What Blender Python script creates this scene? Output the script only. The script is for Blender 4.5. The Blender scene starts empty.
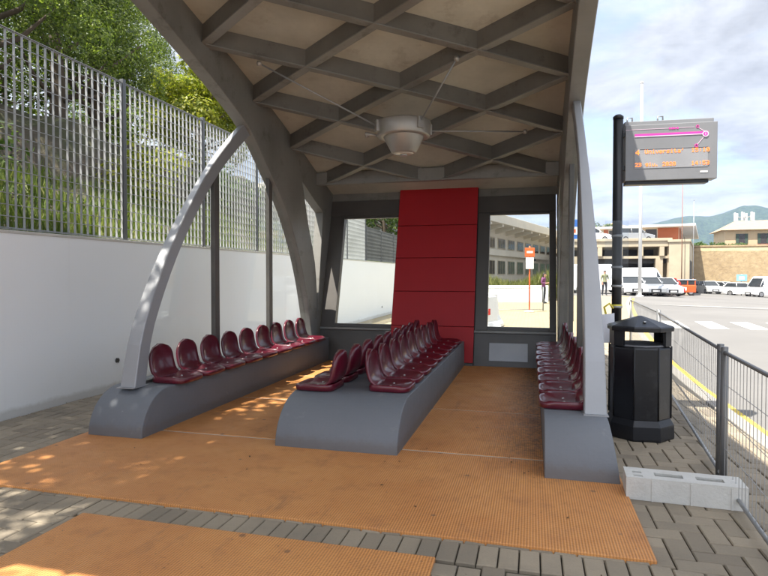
import bpy, bmesh, math, random
import numpy as np
from mathutils import Vector, Matrix
random.seed(7); rng = np.random.default_rng(7)
PI = math.pi; R = math.radians
sc = bpy.context.scene
COL = sc.collection

# ------------------------------------------------------------------ materials
class NT:
    def __init__(s, name):
        s.m = bpy.data.materials.new(name); s.m.use_nodes = True
        s.t = s.m.node_tree; s.n = s.t.nodes; s.l = s.t.links
        s.b = s.n['Principled BSDF']; s.out = s.n['Material Output']
    def add(s, typ, **kw):
        n = s.n.new(typ)
        for k, v in kw.items(): setattr(n, k, v)
        return n
    def coord(s, scale=(1, 1, 1), world=False):
        if world: src = s.add('ShaderNodeNewGeometry').outputs['Position']
        else: src = s.add('ShaderNodeTexCoord').outputs['Object']
        mp = s.add('ShaderNodeMapping'); mp.inputs['Scale'].default_value = scale
        s.l.new(src, mp.inputs['Vector']); return mp.outputs['Vector']
    def noise(s, vec, scale, detail=6, rough=.6):
        n = s.add('ShaderNodeTexNoise'); n.inputs['Scale'].default_value = scale
        n.inputs['Detail'].default_value = detail; n.inputs['Roughness'].default_value = rough
        s.l.new(vec, n.inputs['Vector']); return n.outputs['Fac']
    def ramp(s, fac, stops):
        r = s.add('ShaderNodeValToRGB'); e = r.color_ramp.elements
        while len(e) < len(stops): e.new(.5)
        for i, (p, c) in enumerate(stops):
            e[i].position = p; e[i].color = (*c, 1) if len(c) == 3 else c
        s.l.new(fac, r.inputs['Fac']); return r.outputs['Color']
    def mix(s, fac, a, b, mode='MIX'):
        m = s.add('ShaderNodeMix', data_type='RGBA', blend_type=mode)
        for sock, v in ((m.inputs[0], fac), (m.inputs[6], a), (m.inputs[7], b)):
            if isinstance(v, (int, float)): sock.default_value = v
            elif isinstance(v, tuple): sock.default_value = (*v, 1)
            else: s.l.new(v, sock)
        return m.outputs[2]
    def math(s, op, a, b=0.):
        m = s.add('ShaderNodeMath', operation=op)
        for sock, v in ((m.inputs[0], a), (m.inputs[1], b)):
            if isinstance(v, (int, float)): sock.default_value = v
            else: s.l.new(v, sock)
        return m.outputs[0]
    def bump(s, h, strength=.3, dist=.01):
        b = s.add('ShaderNodeBump'); b.inputs['Strength'].default_value = strength
        b.inputs['Distance'].default_value = dist
        s.l.new(h, b.inputs['Height']); s.l.new(b.outputs['Normal'], s.b.inputs['Normal'])
    def base(s, c):
        if isinstance(c, tuple): s.b.inputs['Base Color'].default_value = (*c, 1)
        else: s.l.new(c, s.b.inputs['Base Color'])
    def rough(s, v):
        if isinstance(v, (int, float)): s.b.inputs['Roughness'].default_value = v
        else: s.l.new(v, s.b.inputs['Roughness'])

def sc_c(c, k): return tuple(x * k for x in c)
def mottled(name, c, rough=.6, var=.25, scale=6, metal=0., bump=.0, world=True, spec=None, coat=0., stain=None):
    """one base colour with blotches, fine grain and a little wear"""
    t = NT(name); v = t.coord(world=world)
    big = t.noise(v, scale * .25, 5); fine = t.noise(v, scale * 5, 4)
    col = t.mix(t.ramp(big, [(.3, (0, 0, 0)), (.7, (1, 1, 1))]), sc_c(c, 1 - var), sc_c(c, 1 + var * .6))
    col = t.mix(t.math('MULTIPLY', fine, .35), col, sc_c(c, 1 - var * 1.3))
    if stain:
        sn = t.noise(v, scale * .6, 9, .7)
        col = t.mix(t.ramp(sn, [(.56, (0, 0, 0)), (.72, (.8, .8, .8))]), col, stain)
    t.base(col)
    t.rough(t.math('ADD', t.math('MULTIPLY', big, .25), rough - .12))
    t.b.inputs['Metallic'].default_value = metal
    if spec is not None: t.b.inputs['Specular IOR Level'].default_value = spec
    if coat: t.b.inputs['Coat Weight'].default_value = coat; t.b.inputs['Coat Roughness'].default_value = .12
    if bump: t.bump(fine, bump, .01)
    return t.m

def glass_mat(name, tint=(1, 1, 1), k=1.0):
    t = NT(name); t.n.remove(t.b)
    tr = t.add('ShaderNodeBsdfTransparent'); tr.inputs['Color'].default_value = (*tint, 1)
    gl = t.add('ShaderNodeBsdfGlossy'); gl.inputs['Roughness'].default_value = .03
    fr = t.add('ShaderNodeFresnel'); fr.inputs['IOR'].default_value = 1.35
    mx = t.add('ShaderNodeMixShader')
    t.l.new(t.math('MULTIPLY', fr.outputs[0], k), mx.inputs[0])
    t.l.new(tr.outputs[0], mx.inputs[1]); t.l.new(gl.outputs[0], mx.inputs[2])
    t.l.new(mx.outputs[0], t.out.inputs['Surface']); return t.m

def emit_mat(name, c, s):
    t = NT(name); t.base(sc_c(c, .3)); t.b.inputs['Emission Color'].default_value = (*c, 1)
    t.b.inputs['Emission Strength'].default_value = s; return t.m

def leaf_mat(name, stops, transl=.35):
    t = NT(name); g = t.add('ShaderNodeNewGeometry')
    v = t.coord((1, 1, 1), True); n = t.noise(v, 1.1, 3)
    f = t.math('ADD', t.math('MULTIPLY', g.outputs['Random Per Island'], .6), t.math('MULTIPLY', n, .45))
    col = t.ramp(f, stops); t.base(col); t.rough(.5)
    t.b.inputs['Specular IOR Level'].default_value = .35
    tl = t.add('ShaderNodeBsdfTranslucent'); t.l.new(t.mix(1., col, (1.2, 1.35, .6), 'MULTIPLY'), tl.inputs['Color'])
    mx = t.add('ShaderNodeMixShader'); mx.inputs[0].default_value = transl
    t.l.new(t.b.outputs[0], mx.inputs[1]); t.l.new(tl.outputs[0], mx.inputs[2])
    t.l.new(mx.outputs[0], t.out.inputs['Surface']); return t.m

M = {}
M['steel'] = mottled('painted_steel', (.25, .247, .23), .5, .25, 5, .15, .05, stain=(.11, .1, .085))
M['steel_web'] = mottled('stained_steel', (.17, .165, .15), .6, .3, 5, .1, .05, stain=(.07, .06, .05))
M['steel_light'] = mottled('grey_painted_blade', (.36, .37, .385), .42, .12, 5, .35)
M['frame_dark'] = mottled('dark_frame', (.11, .104, .097), .45, .2, 6, .3)
M['plate'] = mottled('brushed_plate', (.28, .28, .28), .4, .15, 8, .6)
M['roof_in'] = mottled('roof_lining', (.55, .54, .46), .8, .3, 3, 0, .1, stain=(.33, .29, .23))
def bench_mat():
    t = NT('painted_bench_concrete'); v = t.coord(world=True); sx = t.add('ShaderNodeSeparateXYZ'); t.l.new(v, sx.inputs[0])
    n = t.noise(v, 1.7, 6, .6); f = t.noise(v, 34, 5, .6); m_ = t.noise(v, 6, 9, .75)
    c = t.mix(n, (.13, .142, .162), (.17, .182, .2)); c = t.mix(t.math('MULTIPLY', f, .3), c, (.1, .108, .12))
    c = t.mix(t.ramp(m_, [(.6, (0, 0, 0)), (.72, (.6, .6, .6))]), c, (.22, .225, .23))
    ch = t.noise(v, 17, 6, .6); c = t.mix(t.ramp(ch, [(.7, (0, 0, 0)), (.73, (.8, .8, .8))]), c, (.3, .3, .29))
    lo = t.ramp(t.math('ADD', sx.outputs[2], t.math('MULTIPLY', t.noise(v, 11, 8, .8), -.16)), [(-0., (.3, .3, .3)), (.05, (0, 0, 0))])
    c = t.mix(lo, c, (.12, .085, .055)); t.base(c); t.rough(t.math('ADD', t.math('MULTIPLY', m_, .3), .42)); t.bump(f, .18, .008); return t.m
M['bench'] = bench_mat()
M['seat'] = mottled('burgundy_plastic', (.115, .005, .019), .34, .3, 9, 0, 0, False, coat=.5)
M['bolt'] = mottled('bolt_steel', (.5, .5, .5), .35, .1, 20, .9)
M['lamp'] = mottled('lamp_alloy', (.42, .4, .37), .42, .12, 9, .5)
M['lampglass'] = mottled('lamp_diffuser', (.7, .66, .58), .2, .1, 10)
M['black'] = mottled('black_enamel', (.018, .019, .023), .34, .3, 8, .2, .06, stain=(.04, .04, .045))
M['black2'] = mottled('black_enamel_smooth', (.016, .017, .02), .4, .3, 8, .2)
M['bag'] = mottled('bin_bag', (.2, .2, .21), .5, .3, 12)
M['galv'] = mottled('galvanised_steel', (.36, .37, .375), .45, .2, 10, .5)
M['galv_dark'] = mottled('weathered_galvanised', (.2, .205, .21), .45, .25, 10, .4)
M['grate'] = mottled('galvanised_grating', (.38, .39, .4), .5, .18, 6, .2)
M['postgrey'] = mottled('fence_post', (.12, .125, .13), .5, .2, 6, .3)
M['mesh'] = mottled('barrier_wire', (.4, .4, .4), .45, .2, 10, .5)
M['block'] = mottled('block_concrete', (.62, .61, .57), .85, .2, 9, 0, .5, stain=(.45, .43, .39))
def render_wall():
    t = NT('white_render'); v = t.coord(world=True); sx = t.add('ShaderNodeSeparateXYZ'); t.l.new(v, sx.inputs[0])
    n = t.noise(v, .8, 6, .6); f = t.noise(v, 40, 4); st = t.noise(t.coord((1, 2.6, .12), True), 2.2, 6, .65)
    c = t.mix(n, (.8, .83, .84), (.86, .885, .89))
    c = t.mix(t.ramp(st, [(.58, (0, 0, 0)), (.78, (.2, .2, .2))]), c, (.66, .67, .66))
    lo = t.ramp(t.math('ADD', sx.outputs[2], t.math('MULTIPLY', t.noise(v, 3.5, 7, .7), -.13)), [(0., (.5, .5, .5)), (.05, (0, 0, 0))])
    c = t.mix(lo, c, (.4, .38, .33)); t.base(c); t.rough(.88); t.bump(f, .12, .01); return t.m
M['wall'] = render_wall()
M['wall_plain'] = mottled('white_render', (.8, .81, .84), .85, .05, 3, 0, .12, stain=(.74, .75, .78))
M['coping'] = mottled('wall_coping', (.55, .54, .5), .85, .15, 6, 0, .2)
M['sign_grey'] = mottled('sign_housing', (.2, .205, .215), .4, .12, 8, .1)
M['led_panel'] = mottled('led_window', (.26, .265, .28), .35, .1, 15)
M['led'] = emit_mat('led_orange', (1, .2, .03), .85)
M['magenta'] = mottled('magenta_line', (.62, .04, .33), .4, .05, 10)
M['pinkline'] = mottled('pink_line', (.75, .55, .68), .4, .05, 10)
M['white'] = mottled('white_paint', (.75, .75, .74), .5, .06, 6)
M['paper'] = mottled('paper', (.72, .74, .8), .8, .05, 9)
M['yellowtape'] = mottled('yellow_tape', (.7, .6, .08), .5, .1, 9)
M['acrylic'] = glass_mat('acrylic', (.93, .95, .97), 1.)
M['glass'] = glass_mat('clear_glass', (.96, .98, .97), .9)
M['glass_side'] = glass_mat('side_glass', (.98, .99, .985), .07)
M['bark'] = mottled('bark', (.1, .075, .055), .9, .35, 10, 0, .6)
M['grass'] = leaf_mat('grass_blades', [(.2, (.06, .1, .02)), (.6, (.15, .2, .045)), (.9, (.27, .27, .09))])
M['leaf_dark'] = leaf_mat('evergreen_leaf', [(.2, (.035, .06, .014)), (.55, (.13, .18, .04)), (.9, (.28, .32, .08))], .45)
M['leaf_mid'] = leaf_mat('broad_leaf', [(.2, (.03, .06, .014)), (.55, (.07, .12, .025)), (.9, (.15, .2, .05))])
M['leaf_yel'] = leaf_mat('yellow_leaf', [(.2, (.1, .14, .015)), (.55, (.25, .27, .03)), (.9, (.45, .42, .06))], .45)
M['drygrass'] = leaf_mat('dry_grass', [(.2, (.1, .11, .03)), (.6, (.19, .2, .06)), (.9, (.28, .26, .1))])
M['deadleaf'] = mottled('dead_leaf', (.09, .055, .025), .8, .4, 20)
M['orange'] = mottled('orange_paint', (.68, .11, .025), .45, .12, 5)
M['redpaint'] = mottled('red_paint', (.5, .025, .02), .35, .1, 5)
M['carwhite'] = mottled('car_white', (.72, .73, .74), .3, .04, 3, 0, 0, False, coat=.5)
M['carsilver'] = mottled('car_silver', (.4, .42, .44), .3, .05, 3, .5, 0, False, coat=.5)
M['carglass'] = mottled('car_glass', (.03, .035, .04), .08, .1, 3, 0, 0, False)
M['tyre'] = mottled('tyre_rubber', (.02, .02, .02), .8, .2, 20, 0, 0, False)
M['rim'] = mottled('wheel_rim', (.42, .42, .43), .35, .1, 12, .8, 0, False)
M['lampred'] = mottled('tail_lamp', (.4, .02, .02), .25, .1, 9, 0, 0, False)
M['lampclear'] = mottled('head_lamp', (.6, .62, .64), .15, .1, 9, .3, 0, False)
M['concrete_beige'] = mottled('beige_concrete', (.46, .395, .285), .85, .2, 1.5, 0, .2, stain=(.3, .26, .19))
M['concrete_pale'] = mottled('pale_concrete', (.62, .57, .48), .85, .12, 1.5, 0, .2, stain=(.52, .47, .39))
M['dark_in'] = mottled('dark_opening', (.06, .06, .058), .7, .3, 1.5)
M['window_dark'] = mottled('window_glass_far', (.05, .045, .045), .12, .3, 2)
M['pole_brown'] = mottled('brown_pole', (.24, .13, .09), .6, .1, 3)
M['orangewall'] = mottled('orange_wall', (.42, .13, .06), .8, .15, 1, 0, .1)
M['plaster'] = mottled('house_plaster', (.5, .39, .24), .85, .12, 1, 0, .1)
M['shutter'] = mottled('green_shutter', (.045, .075, .055), .6, .2, 3)
M['flowers'] = mottled('red_balcony', (.38, .07, .06), .7, .4, 3)
M['blue'] = mottled('blue_sign', (.03, .13, .45), .4, .1, 6)
M['bluepale'] = mottled('pale_blue_sign', (.2, .42, .62), .5, .1, 6)
M['skin'] = mottled('skin', (.46, .26, .18), .55, .1, 12, 0, 0, False)
M['hair'] = mottled('dark_hair', (.03, .02, .015), .6, .3, 20, 0, 0, False)
M['hivis'] = mottled('olive_vest', (.24, .25, .14), .75, .2, 9, 0, 0, False)
M['trouser'] = mottled('dark_trousers', (.025, .027, .035), .85, .2, 9, 0, 0, False)
M['purple'] = mottled('purple_top', (.2, .06, .16), .8, .25, 9, 0, 0, False)
M['darkshirt'] = mottled('dark_shirt', (.035, .037, .05), .8, .2, 9, 0, 0, False)
M['mark'] = mottled('road_paint', (.72, .71, .67), .75, .12, 4, 0, .1, stain=(.5, .49, .46))
M['yellowline'] = mottled('yellow_paint', (.66, .47, .06), .75, .12, 4, 0, .1, stain=(.45, .36, .12))
M['kerb'] = mottled('kerb_stone', (.3, .28, .25), .85, .15, 5, 0, .2)
M['seam'] = mottled('mat_joint', (.52, .46, .38), .75, .2, 9)

def red_panel():
    t = NT('red_cladding'); v = t.coord(world=True)
    n = t.noise(v, 1.2, 4); f = t.noise(v, 60, 3)
    t.base(t.mix(n, (.36, .003, .008), (.46, .005, .012))); t.rough(.55); t.bump(f, .05, .005); return t.m
M['red'] = red_panel()

def mat_mat():
    t = NT('orange_tread_mat'); v = t.coord(world=True)
    sx = t.add('ShaderNodeSeparateXYZ'); t.l.new(v, sx.inputs[0])
    wx = t.math('SINE', t.math('MULTIPLY', sx.outputs[0], 2 * PI / .017))
    wy = t.math('SINE', t.math('MULTIPLY', sx.outputs[1], 2 * PI / .017))
    h = t.math('ADD', t.math('MULTIPLY', wx, .8), t.math('MULTIPLY', wy, .35))
    hole = t.ramp(t.math('ADD', t.math('MULTIPLY', h, .45), .5), [(.12, (0, 0, 0)), (.62, (1, 1, 1))])
    big = t.noise(v, .9, 6, .65); mid = t.noise(v, 4, 8, .7); fine = t.noise(v, 38, 6, .7)
    c = t.mix(t.ramp(big, [(.35, (0, 0, 0)), (.65, (1, 1, 1))]), (.57, .235, .068), (.68, .315, .1))
    c = t.mix(t.ramp(mid, [(.52, (0, 0, 0)), (.75, (.6, .6, .6))]), c, (.36, .165, .07))
    c = t.mix(t.ramp(fine, [(.62, (0, 0, 0)), (.72, (.85, .85, .85))]), c, (.12, .06, .035))
    sp = t.noise(v, 9, 10, .8)
    c = t.mix(t.ramp(sp, [(.64, (0, 0, 0)), (.69, (.8, .8, .8))]), c, (.1, .055, .035))
    vo = t.add('ShaderNodeTexVoronoi'); vo.inputs['Scale'].default_value = 2.6; t.l.new(v, vo.inputs['Vector'])
    c = t.mix(t.ramp(vo.outputs['Distance'], [(.045, (.75, .75, .75)), (.065, (0, 0, 0))]), c, (.16, .085, .05))
    v2 = t.coord((3.2, .8, 1), True); sm = t.noise(v2, 1.6, 8, .72)
    c = t.mix(t.ramp(sm, [(.58, (0, 0, 0)), (.74, (.6, .6, .6))]), c, (.25, .125, .06))
    # trodden dirt along the right-hand bench
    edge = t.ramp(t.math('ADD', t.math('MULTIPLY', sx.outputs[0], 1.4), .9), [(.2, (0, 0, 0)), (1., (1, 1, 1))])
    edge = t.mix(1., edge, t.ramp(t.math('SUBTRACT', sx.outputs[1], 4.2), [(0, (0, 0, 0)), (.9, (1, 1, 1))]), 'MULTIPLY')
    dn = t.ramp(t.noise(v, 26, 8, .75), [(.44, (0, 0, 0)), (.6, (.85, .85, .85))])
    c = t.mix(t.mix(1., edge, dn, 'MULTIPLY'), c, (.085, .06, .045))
    c = t.mix(t.math('MULTIPLY', t.math('SUBTRACT', 1., hole), .5), c, (.13, .05, .02))
    t.base(c); t.rough(t.ramp(mid, [(.3, (.42, .42, .42)), (.7, (.68, .68, .68))])); t.bump(h, .45, .003); return t.m
M['mat'] = mat_mat()

def paver_mat():
    t = NT('brick_paver'); g = t.add('ShaderNodeNewGeometry'); v = t.coord(world=True)
    c = t.ramp(g.outputs['Random Per Island'], [(0, (.24, .198, .143)), (.5, (.31, .258, .185)), (1, (.375, .31, .222))])
    n = t.noise(v, 1.3, 6, .6); f = t.noise(v, 70, 5, .7)
    c = t.mix(t.ramp(n, [(.45, (0, 0, 0)), (.7, (.7, .7, .7))]), c, (.18, .155, .12))
    c = t.mix(t.math('MULTIPLY', f, .4), c, (.1, .088, .07))
    t.base(c); t.rough(.85); t.bump(f, .5, .004); return t.m
M['paver'] = paver_mat()
M['joint'] = mottled('sand_joint', (.07, .062, .045), .95, .4, 30, 0, .5, stain=(.06, .075, .03))

def far_paving():
    t = NT('pale_paving'); v = t.coord(world=True)
    b = t.add('ShaderNodeTexBrick'); b.inputs['Scale'].default_value = 1
    b.inputs['Brick Width'].default_value = .24; b.inputs['Row Height'].default_value = .12
    b.inputs['Mortar Size'].default_value = .006
    b.inputs['Color1'].default_value = (.38, .31, .19, 1); b.inputs['Color2'].default_value = (.3, .245, .155, 1)
    b.inputs['Mortar'].default_value = (.16, .13, .09, 1)
    t.l.new(v, b.inputs['Vector'])
    n = t.noise(v, .8, 6); t.base(t.mix(t.math('MULTIPLY', n, .35), b.outputs['Color'], (.25, .2, .13)))
    t.rough(.9); t.bump(t.noise(v, 60, 4), .3, .004); return t.m
M['farpave'] = far_paving()

def asphalt():
    t = NT('asphalt'); v = t.coord(world=True)
    n = t.noise(v, .12, 6, .6); m_ = t.noise(v, 1.5, 6, .6); f = t.noise(v, 120, 4, .7)
    c = t.mix(t.ramp(n, [(.4, (0, 0, 0)), (.6, (1, 1, 1))]), (.155, .15, .143), (.195, .188, .178))
    c = t.mix(t.math('MULTIPLY', m_, .4), c, (.13, .125, .118)); c = t.mix(t.math('MULTIPLY', f, .3), c, (.06, .06, .06))
    t.base(c); t.rough(.9); t.bump(f, .4, .006); return t.m
M['asphalt'] = asphalt()

def stone_wall():
    t = NT('castle_stone'); v = t.coord((1, 1, 1), True)
    vo = t.add('ShaderNodeTexVoronoi'); vo.inputs['Scale'].default_value = 1.6; t.l.new(v, vo.inputs['Vector'])
    n = t.noise(v, .25, 7, .65); f = t.noise(v, 3, 6, .7)
    c = t.mix(n, (.3, .21, .115), (.47, .36, .21)); c = t.mix(.35, c, t.ramp(vo.outputs['Distance'], [(0, (.46, .36, .22)), (.8, (.22, .16, .09))]))
    c = t.mix(t.ramp(f, [(.5, (0, 0, 0)), (.7, (.6, .6, .6))]), c, (.2, .15, .1))
    t.base(c); t.rough(.95); t.bump(f, .6, .1); return t.m
M['stone'] = stone_wall()
def roof_tiles():
    t = NT('clay_tiles'); v = t.coord(world=True)
    w = t.add('ShaderNodeTexWave'); w.inputs['Scale'].default_value = 1.6; w.inputs['Distortion'].default_value = .6
    t.l.new(v, w.inputs['Vector']); n = t.noise(v, 1.5, 6)
    t.base(t.mix(n, t.mix(w.outputs['Fac'], (.3, .18, .1), (.42, .28, .16)), (.4, .3, .2))); t.rough(.9); return t.m
M['tiles'] = roof_tiles()
def hill_mat(name, a, b, s):
    t = NT(name); v = t.coord(world=True); n = t.noise(v, s, 10, .7); n2 = t.noise(v, s * 14, 5, .7)
    t.base(t.mix(t.ramp(n2, [(.35, (0, 0, 0)), (.65, (1, 1, 1))]), t.mix(n, a, b), sc_c(a, .6))); t.rough(.95)
    t.bump(n2, .8, 6.); return t.m
M['mountain'] = hill_mat('wooded_mountain', (.028, .055, .035), (.065, .1, .05), .006)
M['hill'] = hill_mat('wooded_hill', (.035, .065, .02), (.09, .12, .04), .05)
def bank_mat():
    t = NT('earth_bank'); v = t.coord(world=True); n = t.noise(v, 1.2, 8, .7); f = t.noise(v, 14, 6, .7)
    c = t.mix(t.ramp(n, [(.4, (0, 0, 0)), (.6, (1, 1, 1))]), (.1, .078, .06), (.06, .07, .028))
    t.base(t.mix(t.math('MULTIPLY', f, .6), c, (.07, .06, .035))); t.rough(.95); t.bump(f, .8, .06); return t.m
M['bank'] = bank_mat()

# ------------------------------------------------------------------ mesh builder
class MB:
    def __init__(s): s.v = []; s.f = []; s.mi = []; s.sm = []
    def raw(s, vs, fs, m=0, smooth=False):
        o = len(s.v); s.v += [tuple(p) for p in vs]
        s.f += [tuple(o + i for i in f) for f in fs]; s.mi += [m] * len(fs); s.sm += [smooth] * len(fs); return s
    def box(s, lo, hi, m=0, X=None):
        x0, y0, z0 = lo; x1, y1, z1 = hi
        vs = [(x0, y0, z0), (x1, y0, z0), (x1, y1, z0), (x0, y1, z0), (x0, y0, z1), (x1, y0, z1), (x1, y1, z1), (x0, y1, z1)]
        if X is not None: vs = [X @ Vector(p) for p in vs]
        return s.raw(vs, [(0, 3, 2, 1), (4, 5, 6, 7), (0, 1, 5, 4), (1, 2, 6, 5), (2, 3, 7, 6), (3, 0, 4, 7)], m)
    def prism(s, poly, a, b, f, m=0, smooth=False):
        """poly of 2-D points swept from a to b; f(p, q, t) -> 3-D"""
        n = len(poly); vs = [f(p, q, a) for p, q in poly] + [f(p, q, b) for p, q in poly]
        s.raw(vs, [tuple(range(n - 1, -1, -1)), tuple(range(n, 2 * n))], m)
        o = len(s.v) - 2 * n
        for i in range(n):
            j = (i + 1) % n; s.f.append((o + i, o + j, o + n + j, o + n + i)); s.mi.append(m); s.sm.append(smooth)
        return s
    def strip(s, lowers, uppers, f, w0, w1, m=0):
        """solid between two polylines of 2-D points (same length), thickness w0..w1; w may vary along via callable"""
        n = len(lowers); vs = []
        for i in range(n):
            t = i / (n - 1); a = w0(t) if callable(w0) else w0; b = w1(t) if callable(w1) else w1
            vs += [f(*lowers[i], a), f(*lowers[i], b), f(*uppers[i], b), f(*uppers[i], a)]
        fs = [(0, 1, 2, 3), (4 * n - 1, 4 * n - 2, 4 * n - 3, 4 * n - 4)]
        for i in range(n - 1):
            o = 4 * i
            for k in range(4): fs.append((o + k, o + 4 + k, o + 4 + (k + 1) % 4, o + (k + 1) % 4))
        return s.raw(vs, fs, m)
    def tube(s, pts, r, n=10, m=0, cap=True, smooth=True):
        pts = [Vector(p) for p in pts]; rs = r if isinstance(r, (list, tuple)) else [r] * len(pts); rings = []
        up = None
        for i, p in enumerate(pts):
            d = (pts[min(i + 1, len(pts) - 1)] - pts[max(i - 1, 0)]).normalized()
            if up is None: up = Vector((0, 0, 1)) if abs(d.z) < .9 else Vector((1, 0, 0))
            a = d.cross(up).normalized(); b = a.cross(d).normalized(); up = b
            rings.append([p + (a * math.cos(2 * PI * k / n) + b * math.sin(2 * PI * k / n)) * rs[i] for k in range(n)])
        fs = []
        for i in range(len(pts) - 1):
            for k in range(n): fs.append((i * n + k, i * n + (k + 1) % n, (i + 1) * n + (k + 1) % n, (i + 1) * n + k))
        s.raw([p for q in rings for p in q], fs, m, smooth)
        if cap:
            o = len(s.v) - n * len(pts); s.f += [tuple(o + k for k in range(n - 1, -1, -1)), tuple(o + (len(pts) - 1) * n + k for k in range(n))]
            s.mi += [m, m]; s.sm += [False, False]
        return s
    def lathe(s, prof, c=(0, 0, 0), n=24, m=0, smooth=True, ph=0.):
        vs = [(c[0] + r * math.cos(2 * PI * k / n + ph), c[1] + r * math.sin(2 * PI * k / n + ph), c[2] + z) for r, z in prof for k in range(n)]
        fs = [(i * n + k, i * n + (k + 1) % n, (i + 1) * n + (k + 1) % n, (i + 1) * n + k) for i in range(len(prof) - 1) for k in range(n)]
        fs2 = []
        if prof[0][0] > 1e-6: fs2.append(tuple(range(n - 1, -1, -1)))
        if prof[-1][0] > 1e-6: fs2.append(tuple((len(prof) - 1) * n + k for k in range(n)))
        o = len(s.v); s.raw(vs, fs, m, smooth)
        for f in fs2: s.f.append(tuple(o + i for i in f)); s.mi.append(m); s.sm.append(False)
        return s
    def build(s, name, mats, parent=None, bevel=0., seg=2, loc=None):
        me = bpy.data.meshes.new(name); me.from_pydata(s.v, [], s.f)
        for m in (mats if isinstance(mats, (list, tuple)) else [mats]): me.materials.append(m)
        me.polygons.foreach_set('material_index', s.mi); me.polygons.foreach_set('use_smooth', s.sm); me.update()
        bm = bmesh.new(); bm.from_mesh(me); bmesh.ops.recalc_face_normals(bm, faces=bm.faces)
        if bevel:
            ed = [e for e in bm.edges if len(e.link_faces) == 2 and e.calc_face_angle(0) > .5]
            bmesh.ops.bevel(bm, geom=ed, offset=bevel, segments=seg, affect='EDGES', profile=.5, clamp_overlap=True)
        bm.to_mesh(me); bm.free()
        o = bpy.data.objects.new(name, me); COL.objects.link(o)
        if parent is not None: o.parent = parent
        if loc is not None: o.location = loc
        return o

def tag(o, label=None, cat=None, group=None, kind=None):
    for k, v in (('label', label), ('category', cat), ('group', group), ('kind', kind)):
        if v: o[k] = v
    return o
def thing(name, label, cat, loc=(0, 0, 0), rz=0., group=None):
    o = bpy.data.objects.new(name, None); COL.objects.link(o); o.empty_display_size = .2
    o.location = loc; o.rotation_euler = (0, 0, rz); return tag(o, label, cat, group)
def struct(o): o['kind'] = 'structure'; return o
def copy_tree(o, parent=None):
    c = o.copy(); COL.objects.link(c)
    if parent is not None: c.parent = parent
    for ch in list(o.children): copy_tree(ch, c)
    return c
YZ = lambda y, z, x: (x, y, z)
ORD = ['first', 'second', 'third', 'fourth', 'fifth', 'sixth', 'seventh', 'eighth', 'ninth', 'tenth']
def sstep(a, b, x):
    t = min(1, max(0, (x - a) / (b - a))); return t * t * (3 - 2 * t)
def gz(x, y):
    """gentle fall of the square beyond the shelter"""
    return sstep(22, 45, y) * max(-.9, min(.2, .2 - .05 * (x - 5))) if x > 1 else 0.

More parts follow.
